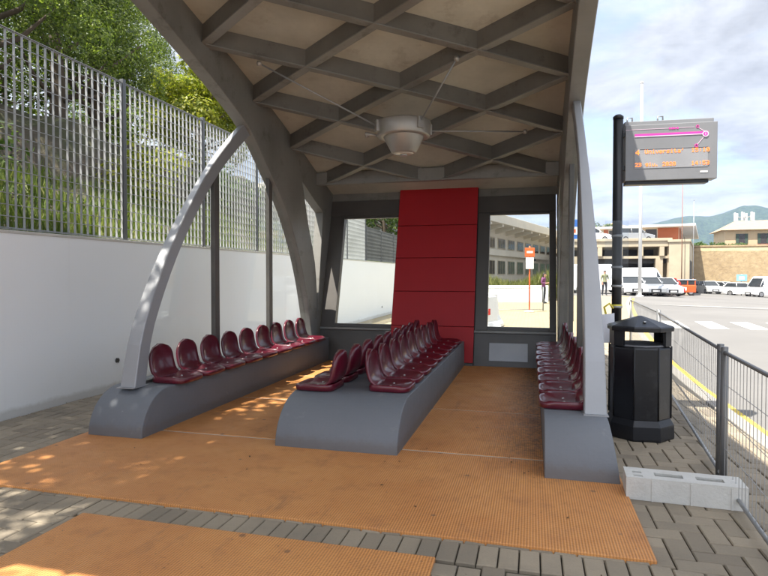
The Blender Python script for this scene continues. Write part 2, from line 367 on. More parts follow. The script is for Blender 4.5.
# ------------------------------------------------------------------ ground, paving, road
def ground_sheet():
    xs = np.unique(np.concatenate([np.linspace(-3000, -60, 8), np.linspace(-60, 90, 76), np.linspace(90, 3000, 8)]))
    ys = np.unique(np.concatenate([np.linspace(-600, -20, 5), np.linspace(-20, 130, 76), np.linspace(130, 3000, 8)]))
    b = MB(); vs = [(x, y, gz(x, y) - .1) for y in ys for x in xs]; n = len(xs)
    fs = [(j * n + i, j * n + i + 1, (j + 1) * n + i + 1, (j + 1) * n + i) for j in range(len(ys) - 1) for i in range(n - 1)]
    b.raw(vs, fs, 0, True); return struct(b.build('ground', M['asphalt']))
ground_sheet()
EDGE = [(2.2, -6), (2.2, 6), (2.27, 9), (2.42, 11.7), (2.65, 14), (3.0, 17.3), (3.8, 23.7), (4.85, 31.5), (5.6, 36), (6.3, 40)]
def pavement():
    # pale paving beyond and to the right of the shelter, and its kerb
    b = MB()
    def sheet(poly, z):
        b.raw([(x, y, gz(x, y) + z) for x, y in poly], [tuple(range(len(poly)))])
    ring = [(x - .16, y) for x, y in EDGE]
    ys = [p[1] for p in ring]
    left = -60
    pts_y = sorted(set([13.0] + [y for y in ys if y > 13] + list(np.linspace(14, 40, 14))))
    xr = lambda y: float(np.interp(y, ys, [p[0] for p in ring]))
    for y0, y1 in zip(pts_y[:-1], pts_y[1:]):
        cols = lambda y: [left, -20, -5, 1.0] + [1.0 + (xr(y) - 1.0) * k / 3 for k in (1, 2, 3)]
        c0, c1 = cols(y0), cols(y1)
        for i in range(6):
            b.raw([(c0[i], y0, gz(c0[i], y0)), (c0[i + 1], y0, gz(c0[i + 1], y0)), (c1[i + 1], y1, gz(c1[i + 1], y1)), (c1[i], y1, gz(c1[i], y1))], [(0, 1, 2, 3)])
    b.box((left, 39.9, -.4), (xr(40), 40, -.01 + gz(3, 40)))
    struct(b.build('pavement', M['farpave']))
    k = MB(); lo = [(x - .16, y) for x, y in EDGE]
    for (a, c) in zip(EDGE[:-1], EDGE[1:]):
        L = math.dist(a, c); n = max(1, int(L / 1.0))
        for i in range(n):
            p = [a[j] + (c[j] - a[j]) * i / n for j in (0, 1)]; q = [a[j] + (c[j] - a[j]) * (i + 1) / n - (0, .008)[j] for j in (0, 1)]
            z0, z1 = gz(*p), gz(*q); w = .16
            k.raw([(p[0] - w, p[1], z0 + .004), (p[0], p[1], z0 + .004), (q[0], q[1], z1 + .004), (q[0] - w, q[1], z1 + .004),
                   (p[0] - w, p[1], z0 - .3), (p[0], p[1], z0 - .3), (q[0], q[1], z1 - .3), (q[0] - w, q[1], z1 - .3)],
                  [(0, 1, 2, 3), (7, 6, 5, 4), (0, 4, 5, 1), (1, 5, 6, 2), (2, 6, 7, 3), (3, 7, 4, 0)])
    struct(k.build('kerb', M['kerb'], bevel=.012))
    y = MB()
    for (a, c) in zip(EDGE[:-1], EDGE[1:]):
        for i in range(4):
            p = [a[j] + (c[j] - a[j]) * i / 4 for j in (0, 1)]; q = [a[j] + (c[j] - a[j]) * (i + 1) / 4 for j in (0, 1)]
            y.raw([(p[0] + .05, p[1], gz(*p) - .094), (p[0] + .19, p[1], gz(*p) - .094), (q[0] + .19, q[1], gz(*q) - .094), (q[0] + .05, q[1], gz(*q) - .094)], [(0, 1, 2, 3)])
    struct(y.build('yellow_line', M['yellowline']))
    z = MB()
    for i in range(9):
        x = 4.2 + 1.1 * i
        q = [(x + .28, 22.2), (x + .85, 22.3), (x + .53, 19.35), (x - .02, 19.25)]
        z.raw([(a, c, gz(a, c) - .094) for a, c in q], [(0, 1, 2, 3)])
    z.raw([(6, 33, gz(6, 33) - .094), (6.4, 33.1, gz(6.4, 33) - .094), (22, 27.2, gz(22, 27) - .08), (22, 27.0, gz(22, 27) - .08)], [(0, 1, 2, 3)])
    struct(z.build('zebra_crossing', M['mark']))
pavement()

MAT1 = (-4.2, .66, 3.27, 9.66); MAT2 = (-2.8, -.5, -1.5, 3.03)
def paving():
    base = MB(); base.raw([(-5.45, -6, -.022), (2.04, -6, -.022), (2.04, 13, -.022), (-5.45, 13, -.022)], [(0, 1, 2, 3)])
    struct(base.build('paving_bed', M['joint']))
    b = MB(); w = .125; g = .004
    def brick(x0, x1, y0, y1):
        for (a, c, d, e) in (MAT1, MAT2):
            if x0 > a + .03 and x1 < c - .03 and y0 > d + .03 and y1 < e - .03: return
        x0, x1 = max(x0, -5.44), min(x1, 2.035)
        if x1 - x0 < .03: return
        if x1 > -2.86 and x0 < .72 and y1 > 3.035 and y0 < 3.267:
            if x0 < -2.86 - .03: x1 = -2.86
            elif x1 > .72 + .03: x0 = .72
            elif y0 < 3.0: y1 = 3.035
            elif y1 > 3.3: y0 = 3.267
            else: return
        h = random.gauss(0, .0012); tx = random.gauss(0, .0015); e = .006
        x0 += g; x1 -= g; y0 += g; y1 -= g
        t = [(x0 + e, y0 + e, h - tx), (x1 - e, y0 + e, h + tx), (x1 - e, y1 - e, h + tx), (x0 + e, y1 - e, h - tx)]
        u = [(x0, y0, h - .006), (x1, y0, h - .006), (x1, y1, h - .006), (x0, y1, h - .006)]
        d = [(x0, y0, -.022), (x1, y0, -.022), (x1, y1, -.022), (x0, y1, -.022)]
        b.raw(t + u + d, [(0, 1, 2, 3)] + [(4 + k, 4 + (k + 1) % 4, (k + 1) % 4, k) for k in range(4)] + [(8 + k, 8 + (k + 1) % 4, 4 + (k + 1) % 4, 4 + k) for k in range(4)])
    for i in range(-46, 20):
        for j in range(4, 106):
            k = (i - j) % 4; x, y = i * w, j * w
            if True:
                if k == 0: brick(x, x + 2 * w, y, y + w)
                elif k == 3: brick(x, x + w, y, y + 2 * w)
    x = -2.86
    while x < .72:
        xx = x
        h = random.gauss(0, .001); e = .005
        a, c, d, f = xx + g, xx + .112 - g, 3.04, 3.262
        b.raw([(a + e, d + e, h), (c - e, d + e, h), (c - e, f - e, h), (a + e, f - e, h), (a, d, h - .006), (c, d, h - .006), (c, f, h - .006), (a, f, h - .006), (a, d, -.022), (c, d, -.022), (c, f, -.022), (a, f, -.022)],
              [(0, 1, 2, 3)] + [(4 + k, 4 + (k + 1) % 4, (k + 1) % 4, k) for k in range(4)] + [(8 + k, 8 + (k + 1) % 4, 4 + (k + 1) % 4, 4 + k) for k in range(4)])
        x += .112
    struct(b.build('brick_paving', M['paver']))
paving()

def mats():
    x0, x1, y0, y1 = MAT1
    t = thing('floor_mat', 'large orange ribbed mat covering the whole shelter floor under the benches', 'floor mat', (0, 0, 0), 0, 'orange floor mats')
    seams = [y0, 4.85, 6.44, 8.05, y1]
    for a, c in zip(seams[:-1], seams[1:]):
        MB().box((x0, a + .016, -.02), (x1, c - .016, .016)).build('mat_section', M['mat'], t, bevel=.004, seg=1)
        if a != y0: MB().box((x0, a - .0155, -.02), (x1, a + .0155, .011)).build('joint_strip', M['seam'], t)
    x0, x1, y0, y1 = MAT2
    o = MB().box((x0, y0, -.02), (x1, y1, .016)).build('floor_mat', M['mat'], bevel=.004, seg=1)
    tag(o, 'smaller orange ribbed mat nearest the camera, before the brick strip', 'floor mat', 'orange floor mats')
mats()

# ------------------------------------------------------------------ white wall, fence, bank
def wall_and_fence():
    WX = -5.45; Y0, Y1 = -6., 33.
    t = thing('retaining_wall', 'long white rendered retaining wall below the grating fence', 'wall', (WX, 0, 0))
    MB().box((-.32, Y0, -.4), (0, Y1, 2.0)).build('wall_body', M['wall'], t)
    MB().box((-.33, Y0, 2.0), (.006, Y1, 2.035)).build('coping', M['coping'], t, bevel=.006)
    for y, z in ((6.53, .39), (20.6, .35), (22.6, .42), (15.2, .36), (25., .4)):
        h = MB(); h.tube([(-.06, y, z), (.012, y, z)], .036, 14, 0, False); h.tube([(-.06, y, z), (.006, y, z)], .028, 14, 1)
        h.build('weep_hole', [M['frame_dark'], M['dark_in']], t)
    f = thing('grating_fence', 'tall galvanised grating fence on top of the white wall', 'fence', (-5.6, 0, 2.035))
    H = 2.22; posts = [-3.12 + 2.0 * i for i in range(12)]
    for y in posts:
        MB().box((-.03, y - .03, -.02), (.03, y + .03, H + .05)).build('post', M['postgrey'], f, bevel=.004)
    for a in posts[:-1]:
        b = MB(); n = 18
        for i in range(n + 1):
            y = a + .045 + (2.0 - .09) * i / n
            b.box((-.016, y - .002, .03), (.016, y + .002, H))
        for k in range(18):
            z = .04 + (H - .05) * k / 17
            b.box((-.004, a + .04, z - .004), (.004, a + 1.96, z + .004))
        b.box((-.019, a + .035, H), (.019, a + 1.965, H + .006)); b.box((-.019, a + .035, .024), (.019, a + 1.965, .03))
        b.build('grating_panel', M['grate'], f)
    f2 = thing('grating_fence', 'lower grating fence coloured dark for shade on the far end of the white wall', 'fence', (-5.6, 0, 2.035))
    for i in range(6):
        y = 19.0 + 2 * i
        MB().box((-.03, y - .03, -.02), (.03, y + .03, 1.25)).build('post', M['postgrey'], f2)
        b = MB()
        for k in range(28):
            yy = y + .05 + 1.9 * k / 27; b.box((-.019, yy - .0022, .03), (.019, yy + .0022, 1.2))
        for k in range(10):
            z = .04 + 1.15 * k / 9; b.box((-.004, y + .04, z - .004), (.004, y + 1.96, z + .004))
        b.build('grating_panel', M['postgrey'], f2)  # shade put into the colour: panels take the dark post grey
    # bank of earth behind the wall
    b = MB(); prof = [(-5.77, 1.9), (-6.6, 2.25), (-7.6, 2.75), (-8.6, 3.2), (-9.2, 3.5), (-9.6, 4.7), (-10.5, 5.1), (-14, 5.3), (-30, 5.8), (-60, 6)]
    ys = np.linspace(-12, 40, 60); n = len(prof)
    vs = [(x + .25 * math.sin(y * 1.7 + x) * (x < -6), y, z + (.16 * math.sin(y * 2.3 + 3 * x) + .1 * math.sin(y * 5.1 + x * 7)) * (x < -6)) for y in ys for x, z in prof]
    fs = [(j * n + i, j * n + i + 1, (j + 1) * n + i + 1, (j + 1) * n + i) for j in range(len(ys) - 1) for i in range(n - 1)]
    b.raw(vs, fs, 0, True); struct(b.build('slope', M['bank']))
wall_and_fence()

# ------------------------------------------------------------------ foliage
def quads_object(name, P, D, U, L, W, mat, parent=None):
    """leaf quads: centres P, long axes D, side axes U, lengths L, widths W"""
    n = len(P); L = L[:, None]; W = W[:, None]
    V = np.stack([P - D * L * .5, P + U * W * .5 - D * L * .05, P + D * L * .5, P - U * W * .5 - D * L * .05], 1).reshape(-1, 3)
    me = bpy.data.meshes.new(name); me.vertices.add(4 * n); me.vertices.foreach_set('co', V.astype(np.float32).ravel())
    me.loops.add(4 * n); me.loops.foreach_set('vertex_index', np.arange(4 * n, dtype=np.int32))
    me.polygons.add(n); me.polygons.foreach_set('loop_start', np.arange(0, 4 * n, 4, dtype=np.int32))
    me.polygons.foreach_set('loop_total', np.full(n, 4, dtype=np.int32))
    me.materials.append(mat); me.update(calc_edges=True); me.validate()
    o = bpy.data.objects.new(name, me); COL.objects.link(o)
    if parent is not None: o.parent = parent
    return o
def unit(n):
    v = rng.normal(size=(n, 3)); return v / np.linalg.norm(v, axis=1)[:, None]
def leaf_cloud(clumps, per, size, aspect=.5, droop=0., shell=.55):
    Ps, Ds, Us = [], [], []
    for c, r in clumps:
        r = np.array(r) if hasattr(r, '__len__') else np.array([r, r, r])
        k = max(8, int(per * float(np.mean(r)) ** 2)); d = unit(k)
        rad = shell + (1 - shell) * rng.random((k, 1)) ** .6
        rad *= 1 + .18 * np.sin(5 * d[:, :1] * 3 + c[0] * 7) * np.cos(4 * d[:, 1:2] * 3 + c[1] * 5)
        Ps.append(np.array(c) + d * rad * r)
        Nn = d + unit(k) * .55 + np.array([0, 0, .25]); D = np.cross(Nn, unit(k)); D[:, 2] -= droop; D /= np.linalg.norm(D, axis=1)[:, None] + 1e-6
        U = np.cross(D, Nn); U /= np.linalg.norm(U, axis=1)[:, None] + 1e-6
        Ds.append(D); Us.append(U)
    P, D, U = map(np.concatenate, (Ps, Ds, Us)); n = len(P)
    L = size * (.6 + .8 * rng.random(n)); return P, D, U, L, L * aspect
def crown(center, radii, n, rr, hollow=.45, lift=0.):
    out = []; center = np.array(center); radii = np.array(radii)
    for d in unit(n):
        q = hollow + (1 - hollow) * rng.random() ** .5
        p = center + d * radii * q; r = rr * (.65 + .7 * rng.random())
        out.append((p, (r, r, r * .8)))
    return out
def tree(name, label, base, clumps, per, size, mat, trunk_r, cat='tree', aspect=.5, droop=0., limbs=10, group=None, shell=.55):
    t = thing(name, label, cat, base, 0, group); b = Vector(base)
    cs = [(np.array(c) - np.array(base), r) for c, r in clumps]
    top = max(c[2] for c, r in cs); ctr = np.mean([c for c, r in cs], axis=0)
    m = MB(); h = top * .8
    path = [(ctr[0] * k * k * .9 + .08 * math.sin(5 * k), ctr[1] * k * k * .9, -.3 + (h + .3) * k) for k in np.linspace(0, 1, 7)]
    m.tube(path, [trunk_r * (1.25 - k) + .015 for k in np.linspace(0, 1, 7)], 9)
    for i in rng.choice(len(cs), min(limbs, len(cs)), replace=False):
        c = cs[i][0]; k = min(.95, max(.15, c[2] / h * .62)); a = Vector(path[0]).lerp(Vector(path[-1]), k)
        a = Vector((ctr[0] * k * k * .9, ctr[1] * k * k * .9, -.3 + (h + .3) * k)); e = Vector(c); mid = a.lerp(e, .5) + Vector((0, 0, -.12 * (e - a).length))
        m.tube([a, mid, e], [trunk_r * .4, trunk_r * .28, .015], 6)
    m.build('trunk', M['bark'], t)
    quads_object('crown', *leaf_cloud(cs, per, size, aspect, droop, shell), mat, t); return t

G = 'trees behind the grating fence'
# big broadleaf whose crown hangs over the wall beside the camera and dapples the floor
tree('broadleaf_tree', 'tall broadleaf tree over the near end of the white wall', (-8.3, 1.2, 3.0),
     crown((-7.3, .3, 8.2), (2.7, 3.6, 1.9), 60, .85, .3) + crown((-5.9, 1.2, 7.6), (1.2, 3.0, 1.0), 46, .62, .1) + crown((-6.2, 3.2, 8.2), (1.5, 1.3, 1.1), 34, .55, .1) + crown((-5.2, 2.1, 8.3), (.8, 2.2, .8), 44, .5, .1), 420, .15, M['leaf_mid'], .2, group=G)
def billow(cx, cy, z0, z1, r, n):
    out = []
    for i in range(n):
        k = (i + .5) / n; z = z0 + (z1 - z0) * k; rad = r * (1 - .75 * k) ** .8 * (.6 + .65 * rng.random()); a = i * 2.4 + rng.random() * .6
        out.append((np.array((cx + rad * math.cos(a), cy + rad * math.sin(a), z)), (.42 + .32 * rng.random(), .42 + .32 * rng.random(), .34 + .24 * rng.random())))
    return out
for lab, x, y, z0, z1, r, n in (('nearest dark billowing evergreen above the fence, at the left picture edge', -10.2, 8.6, 6.1, 9.3, 2.1, 34),
                         ('dark billowing evergreen left of the fence post, with feathery clumps', -10.8, 11.0, 6.4, 9.9, 1.9, 34),
                         ('dark evergreen reaching down to the fence beside the yellow tree', -11.2, 12.7, 6.4, 10.2, 1.4, 32),
                         ('dark evergreen at the back between the fence and shelter roof', -15.0, 18.6, 6.6, 12.5, 2.6, 50),
                         ('dense dark evergreen filling the gap behind the nearer evergreens', -15.5, 12.5, 8.0, 13.0, 2.6, 44)):
    tree('evergreen_tree', lab, (x, y, 4.5), billow(x, y, z0, z1, r, n), 3600, .068, M['leaf_dark'], .17, aspect=.55, droop=.1, group=G, shell=.78)
tree('yellow_green_tree', 'bright yellow-green tree seen just left of the roof arch', (-10.6, 16.6, 4.6), crown((-10.6, 16.6, 6.9), (1.4, 2.0, 1.7), 64, .45, .35), 2000, .11, M['leaf_yel'], .12, aspect=.6, group=G)
tree('broadleaf_tree', 'green tree behind the low fence, seen through left back window', (-7.4, 28, 2.8), crown((-7.4, 28, 5.4), (2.2, 3, 1.9), 40, .7, .4), 320, .2, M['leaf_mid'], .12, group=G)
for lab, x, y, z, rx, n, mt in (('dark bushy shrub under the nearest evergreen, behind the fence', -11.6, 8.0, 5.9, 1.3, 26, 'leaf_dark'), ('dark bushy shrub under the second evergreen, left of the fence post', -12.2, 10.9, 6.1, 1.4, 28, 'leaf_dark'),
                           ('dark bushy shrub under the third evergreen, right of the fence post', -12.6, 14.6, 6.2, 1.5, 30, 'leaf_dark'), ('leafy shrub on the bank behind the nearest fence panel', -8.4, 6.2, 3.9, 1.2, 20, 'leaf_mid'),
                           ('dark shrub in the shade behind the fence, at the left edge', -8.2, 4.0, 3.9, 1.2, 18, 'leaf_dark'),
                           ('pale sunlit shrub behind the fence, right of the post', -8.2, 11.0, 3.7, 1.0, 18, 'leaf_yel'),
                           ('wide sunlit shrub behind the fence, near the roof arch', -8.4, 14.6, 3.8, 1.3, 22, 'leaf_mid')):
    tree('shrub', lab, (x, y, z - 1.), crown((x, y, z), (rx * .8, rx * 1.1, .8), n, .38, .3), 700, .12, M[mt], .04, cat='shrub', limbs=6, group='shrubs on the bank')
def grass_strip():
    n = 26000; y = rng.uniform(-1, 24, n); u = rng.random(n) ** 1.25; x = -5.8 - 2.9 * u
    z = np.interp(-x, [5.77, 6.6, 7.6, 8.6, 9.2], [1.9, 2.25, 2.75, 3.2, 3.45])
    h = (.16 + .3 * rng.random(n)) * (1 + .5 * np.sin(y * 2.1) * np.sin(x * 3)); P = np.stack([x, y, z + h * .4], 1)
    D = np.stack([rng.normal(0, .3, n), rng.normal(0, .3, n), np.ones(n)], 1); D /= np.linalg.norm(D, axis=1)[:, None]
    U = np.cross(D, unit(n)); U /= np.linalg.norm(U, axis=1)[:, None]
    o = quads_object('grass', P, D, U, h, .02 + .02 * rng.random(n), M['grass'])
    tag(o, 'rough green grass growing on the bank behind the fence', 'grass', None, 'stuff')
grass_strip()

# ------------------------------------------------------------------ benches and seats
def bench(label, x0, x1, yf, yb, a, ex0=0., ex1=0.):
    h = .43; t = thing('concrete_bench', label, 'bench', ((x0 + x1) / 2, yf, 0), 0, 'grey concrete benches')
    w = (x1 - x0) / 2; n = 12
    prof = [(0, -.01)] + [(a * (1 - math.cos(PI / 2 * k / n)), h * math.sin(PI / 2 * k / n)) for k in range(n + 1)] + [(yb - yf, h), (yb - yf, -.01)]
    m = MB(); L = len(prof)
    k0 = lambda z: -w - ex0 * (1 - max(z, 0) / h); k1 = lambda z: w + ex1 * (1 - max(z, 0) / h)
    vs = [(k0(z), y, z) for y, z in prof] + [(k1(z), y, z) for y, z in prof]
    fs = [tuple(range(L)), tuple(range(2 * L - 1, L - 1, -1))] + [(i, L + i, L + (i + 1) % L, (i + 1) % L) for i in range(L)]
    m.raw(vs, fs)
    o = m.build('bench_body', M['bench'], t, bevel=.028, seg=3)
    for p in o.data.polygons: p.use_smooth = True
    md = o.modifiers.new('edges', 'EDGE_SPLIT'); md.split_angle = R(35)
    return t
bench('grey concrete bench on the left, below the side glazing', -4.13, -3.53, 4.54, 9.62, .42)
bench('double-sided grey concrete bench in the middle of the shelter', -2.23, -1.1, 4.66, 9.6, .5)
bench('grey concrete bench on the right, beside the litter bin', .1, .58, 4.43, 9.62, .34, 0, .06)

def seat_proto(label):
    t = thing('seat', label, 'seat')
    # local frame: sits facing +X, back at x = 0, width along Y
    m = MB(); n = 26
    def outline(k, s):
        a = 2 * PI * k / n; ex = .42
        cx = math.copysign(abs(math.cos(a)) ** ex, math.cos(a)); cy = math.copysign(abs(math.sin(a)) ** ex, math.sin(a))
        return .205 + s * .205 * cx, s * .215 * cy
    rings = [(.88, .0, 0), (1., .006, 0), (1., .05, 0), (.985, .062, 0), (.93, .067, 0), (.8, .055, .3), (.5, .043, 1), (.0, .04, 1)]
    vs = []
    for s, z, d in rings:
        for k in range(n):
            x, y = outline(k, s); vs.append((x, y, z + .008 * math.cos(y * 14) * (d > 0) * -1 + (-.012 if x > .33 and z > .03 else 0)))
    fs = [(i * n + k, i * n + (k + 1) % n, (i + 1) * n + (k + 1) % n, (i + 1) * n + k) for i in range(len(rings) - 1) for k in range(n)]
    m.raw(vs, fs + [tuple(range(n - 1, -1, -1))], 0, True); m.build('seat_pan', M['seat'], t)
    # backrest: rounded-top shell, gently dished, with a rolled rim
    b = MB(); H = .35; NU, NV = 12, 12
    def hw(v):
        return .2 * (1 - .1 * v) * (1 if v < .55 else math.sqrt(max(0., 1 - ((v - .55) / .45) ** 2.3)))
    def pt(i, j, off):
        v = j / NV; u = -1 + 2 * i / NU; y = u * max(hw(v), .012)
        x = .03 - .075 * v + .02 * u * u - .018 * math.sin(PI * min(v * 1.2, 1)) + .06 * max(0, .18 - v) / .18
        rim = .012 * (abs(u) ** 6 + max(0, (v - .85) / .15) ** 2)
        return (x + off + rim, y, .035 + H * v)
    def sheet(off, flip):
        vs = [pt(i, j, off) for j in range(NV + 1) for i in range(NU + 1)]
        fs = [(j * (NU + 1) + i, j * (NU + 1) + i + 1, (j + 1) * (NU + 1) + i + 1, (j + 1) * (NU + 1) + i) for j in range(NV) for i in range(NU)]
        return vs, [f[::-1] for f in fs] if flip else fs
    v1, f1 = sheet(.012, False); v2, f2 = sheet(-.02, True); o = len(v1)
    W = NU + 1
    rim = [j * W for j in range(NV)] + [NV * W + i for i in range(NU)] + [j * W + NU for j in range(NV, 0, -1)] + [i for i in range(NU, 0, -1)]
    side = [(rim[k], rim[(k + 1) % len(rim)], o + rim[(k + 1) % len(rim)], o + rim[k]) for k in range(len(rim))]
    b.raw(v1 + v2, f1 + [tuple(o + q for q in f) for f in f2] + side, 0, True); b.build('backrest', M['seat'], t)
    for y in (-.07, .07): MB().lathe([(.013, .0), (.013, .006), (.006, .011), (0, .011)], (.2, y, .036), 10).build('bolt', M['bolt'], t)
    return t
proto = seat_proto('glossy burgundy seat on the left bench, first from the front end')
def seat_row(x, y0, dy, n, rz, desc, group, first=None):
    for i in range(n):
        o = first if (first is not None and i == 0) else copy_tree(proto)
        where = 'last at the back' if i == n - 1 else ORD[i] + ' from the front end'
        if i == 4 and n == 9: where = 'middle one of nine'
        tag(o, f'burgundy seat {desc}, {where}', 'seat', group)
        o.location = (x + random.gauss(0, .004), y0 + dy * i, .431); o.rotation_euler = (0, 0, rz + random.gauss(0, .012))
seat_row(-3.84, 5.27, .472, 9, 0, 'on left bench by white wall', 'burgundy seats on the left bench', proto)
seat_row(-1.53, 5.42, .472, 9, 0, 'on middle bench facing the litter bin', 'burgundy seats on the middle bench')
seat_row(-1.83, 5.3, .472, 9, PI, 'on middle bench facing the white wall', 'burgundy seats on the middle bench')
seat_row(.47, 5.12, .5, 9, PI, 'on right bench beside the litter bin', 'burgundy seats on the right bench')

# ------------------------------------------------------------------ the shelter
XC = -1.69; XL, XR = -3.88, .5
RY = [-.5, 1.0, 3.15, 5, 6.1, 7, 8, 9, 9.7, 10.6]; RZ = [4.2, 4.5, 4.75, 4.55, 4.3, 4.08, 3.8, 3.47, 3.22, 2.92]
def spl(xs, ys, x):
    """smooth interpolation through the given points"""
    xs = np.array(xs); ys = np.array(ys); d = np.gradient(ys, xs); i = int(np.clip(np.searchsorted(xs, x) - 1, 0, len(xs) - 2))
    h = xs[i + 1] - xs[i]; t = (x - xs[i]) / h
    return float((2 * t**3 - 3 * t**2 + 1) * ys[i] + (t**3 - 2 * t**2 + t) * h * d[i] + (-2 * t**3 + 3 * t**2) * ys[i + 1] + (t**3 - t**2) * h * d[i + 1])
roofz = lambda y: spl(RY, RZ, y)
YF = .7; RIBH = .21
def resample(pts, n):
    P = np.array(pts, float); s = np.concatenate([[0], np.cumsum(np.linalg.norm(np.diff(P, axis=0), axis=1))])
    return [(spl(s, P[:, 0], q), spl(s, P[:, 1], q)) for q in np.linspace(0, s[-1], n)]
def shelter():
    t = thing('bus_shelter', 'arched grey steel bus shelter with lattice roof and red back panel', 'bus shelter')
    SOFF = [(YF, 4.25), (3.15, 4.58), (5.0, 4.34), (5.62, 4.15), (6.44, 3.88), (7.16, 3.58), (7.92, 2.99), (8.36, 2.62), (8.74, 2.14), (9.07, 1.56), (9.33, .88), (9.46, .4)]
    TOP = [(YF, roofz(YF) + .3), (3.15, 5.06), (5.12, 4.84), (5.85, 4.66), (6.75, 4.43), (7.6, 4.2), (8.45, 3.9), (8.95, 3.3), (9.32, 2.4), (9.62, 1.75), (9.72, 1.0), (9.78, .4)]
    BL_O = [(4.79, .43), (4.92, .94), (5.14, 1.39), (5.49, 1.94), (5.87, 2.43), (6.31, 2.92), (6.8, 3.36), (7.15, 3.64), (7.5, 3.86)]
    BL_I = [(4.96, .43), (5.08, .92), (5.3, 1.36), (5.64, 1.89), (6.02, 2.36), (6.45, 2.82), (6.93, 3.24), (7.28, 3.5), (7.62, 3.7)]
    so, to, bo, bi = resample(SOFF, 44), resample(TOP, 44), resample(BL_O, 22), resample(BL_I, 22)
    for s, xc in ((-1, XL), (1, XR)):
        MB().strip(so, to, YZ, xc - .09, xc + .09).build('arch_beam', M['steel'], t, bevel=.008, seg=1)
        MB().strip(bi, bo, YZ, lambda q: xc - .088 + .045 * min(1, q * 1.6), lambda q: xc + .084 - .042 * min(1, q * 1.6)).build('front_blade', M['steel_light'], t, bevel=.008, seg=1)
        MB().box((xc - .098, 4.755, .428), (xc + .094, 4.99, .436)).build('base_plate', M['steel_light'], t)
        # upper rear brace and rear post closing the little triangle behind the arch
        up = [(8.55, 3.42), (9.05, 3.14), (9.55, 2.92), (10.05, 2.72), (10.5, 2.55)]; uq = [(8.4, roofz(8.4) + .262), (9.1, roofz(9.1) + .262), (9.6, roofz(9.6) + .262), (10.1, roofz(10.1) + .262), (10.6, roofz(10.6) + .262)]
        MB().strip(up, uq, YZ, xc - .085, xc + .085).build('rear_brace', M['steel'], t, bevel=.006, seg=1)
        MB().strip([(9.66, .3), (10.06, 2.78)], [(9.98, .3), (10.5, 2.78)], YZ, xc - .082, xc + .082).build('rear_post', M['steel'], t, bevel=.006, seg=1)
        # slim glazing posts of the side bays, glass between bench and arch
        def head(y): 
            zs = [z for yy, z in sorted(bi + so)]; c = [np.interp(y, [p[0] for p in bi], [p[1] for p in bi])]
            if y > 7.2: c = [np.interp(y, [p[0] for p in so], [p[1] for p in so])]
            return float(c[0])
        for y in (6.42, 7.95):
            MB().box((xc - .03, y - .055, .42), (xc + .03, y + .055, head(y) + .06)).build('glazing_post', M['frame_dark'], t, bevel=.004, seg=1)
        poly = [(5.0, .45)] + [p for p in bi if p[0] < 7.2] + [p for p in so if p[0] > 7.25] 
        poly = [p for p in poly if p[1] > .44] + [(9.44, .45)]
        MB().prism(poly, xc - .006, xc + .006, lambda p, q, x: (x, p, q)).build('side_pane', M['glass_side'], t)
        MB().box((xc - .03, 5.02, .43), (xc + .03, 9.5, .46)).build('glazing_sill', M['frame_dark'], t)
    # roof skin: lining seen from below, sheet on top
    ys = np.linspace(YF, 10.62, 40)
    lo = [(y, roofz(y) + RIBH - .005) for y in ys]; hi = [(y, roofz(y) + RIBH + .07) for y in ys]
    MB().strip(lo, hi, YZ, XL - .11, XR + .11).build('roof_sheet', M['roof_in'], t)
    # diagonal lattice ribs
    a = 1.0625; sl = .63 / a
    def rib(yc, sgn):
        pts = []
        for x in np.linspace(XL + .085, XR - .085, 41):
            y = yc + sgn * (x - XC) * sl
            if YF + .05 < y < 9.78: pts.append((x, y))
        if len(pts) < 3: return
        d = Vector((1, sgn * sl, 0)).normalized(); nrm = Vector((-d.y, d.x, 0)); m = MB()
        lo_ = [(p, 0) for p in pts]
        def f(p, dz, w): return (p[0] + nrm.x * w, p[1] + nrm.y * w, roofz(p[1]) + dz)
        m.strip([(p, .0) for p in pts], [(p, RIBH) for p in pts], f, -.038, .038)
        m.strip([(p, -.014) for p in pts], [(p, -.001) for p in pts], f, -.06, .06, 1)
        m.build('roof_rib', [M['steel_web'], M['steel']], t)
    for k in range(-8, 5):
        for s_ in (-1, 1): rib(7.35 + 1.26 * k, s_)
    for y in (9.74,):
        MB().box((XL + .085, y - .05, roofz(y) - .03), (XR - .085, y + .05, roofz(y) + RIBH - .02)).build('cross_beam', M['steel'], t, bevel=.006, seg=1)
    # back wall, leaning backwards:  y = 9.7 + .29 z
    B = lambda x, z, d: (x, 9.7 + .29 * z + d, z)
    def slab(name, x0, x1, z0, z1, d0, d1, mat, bev=.004):
        return MB().prism([(x0, z0), (x1, z0), (x1, z1), (x0, z1)], d0, d1, B).build(name, mat, t, bevel=bev, seg=1)
    slab('header_beam', XL + .1, XR - .1, 2.68, 2.98, -.06, .12, M['frame_dark'])
    for x0, x1 in ((XL + .1, -2.42), (-.96, XR - .1)):
        slab('sill_wall', x0, x1, 0., .56, -.03, .12, M['frame_dark'])
        slab('window_ledge', x0, x1, .561, .6, -.07, .13, M['steel'])
    slab('metal_plate', -.7, -.06, .1, .4, -.042, -.031, M['plate'])
    for nm, x0, x1 in (('l', -3.5, -2.43), ('r', -.74, .29)):
        ox0, ox1 = (XL + .1, -2.421) if nm == 'l' else (-.95, XR - .1)
        w = slab('window_frame', ox0, x0, .601, 2.679, -.04, .1, M['frame_dark'])
        slab('window_frame', x1, ox1, .601, 2.679, -.04, .1, M['frame_dark']) if nm == 'r' else None
        slab('window_pane', x0, x1, .601, 2.679, .02, .032, M['glass'], 0)
        slab('window_rail', x0, x1, .601, .66, -.02, .08, M['frame_dark']); slab('window_rail', x0, x1, 2.63, 2.679, -.02, .08, M['frame_dark'])
    # red cladding boards with open joints
    zs = [.06, .66, 1.26, 1.86, 2.46, 3.2]
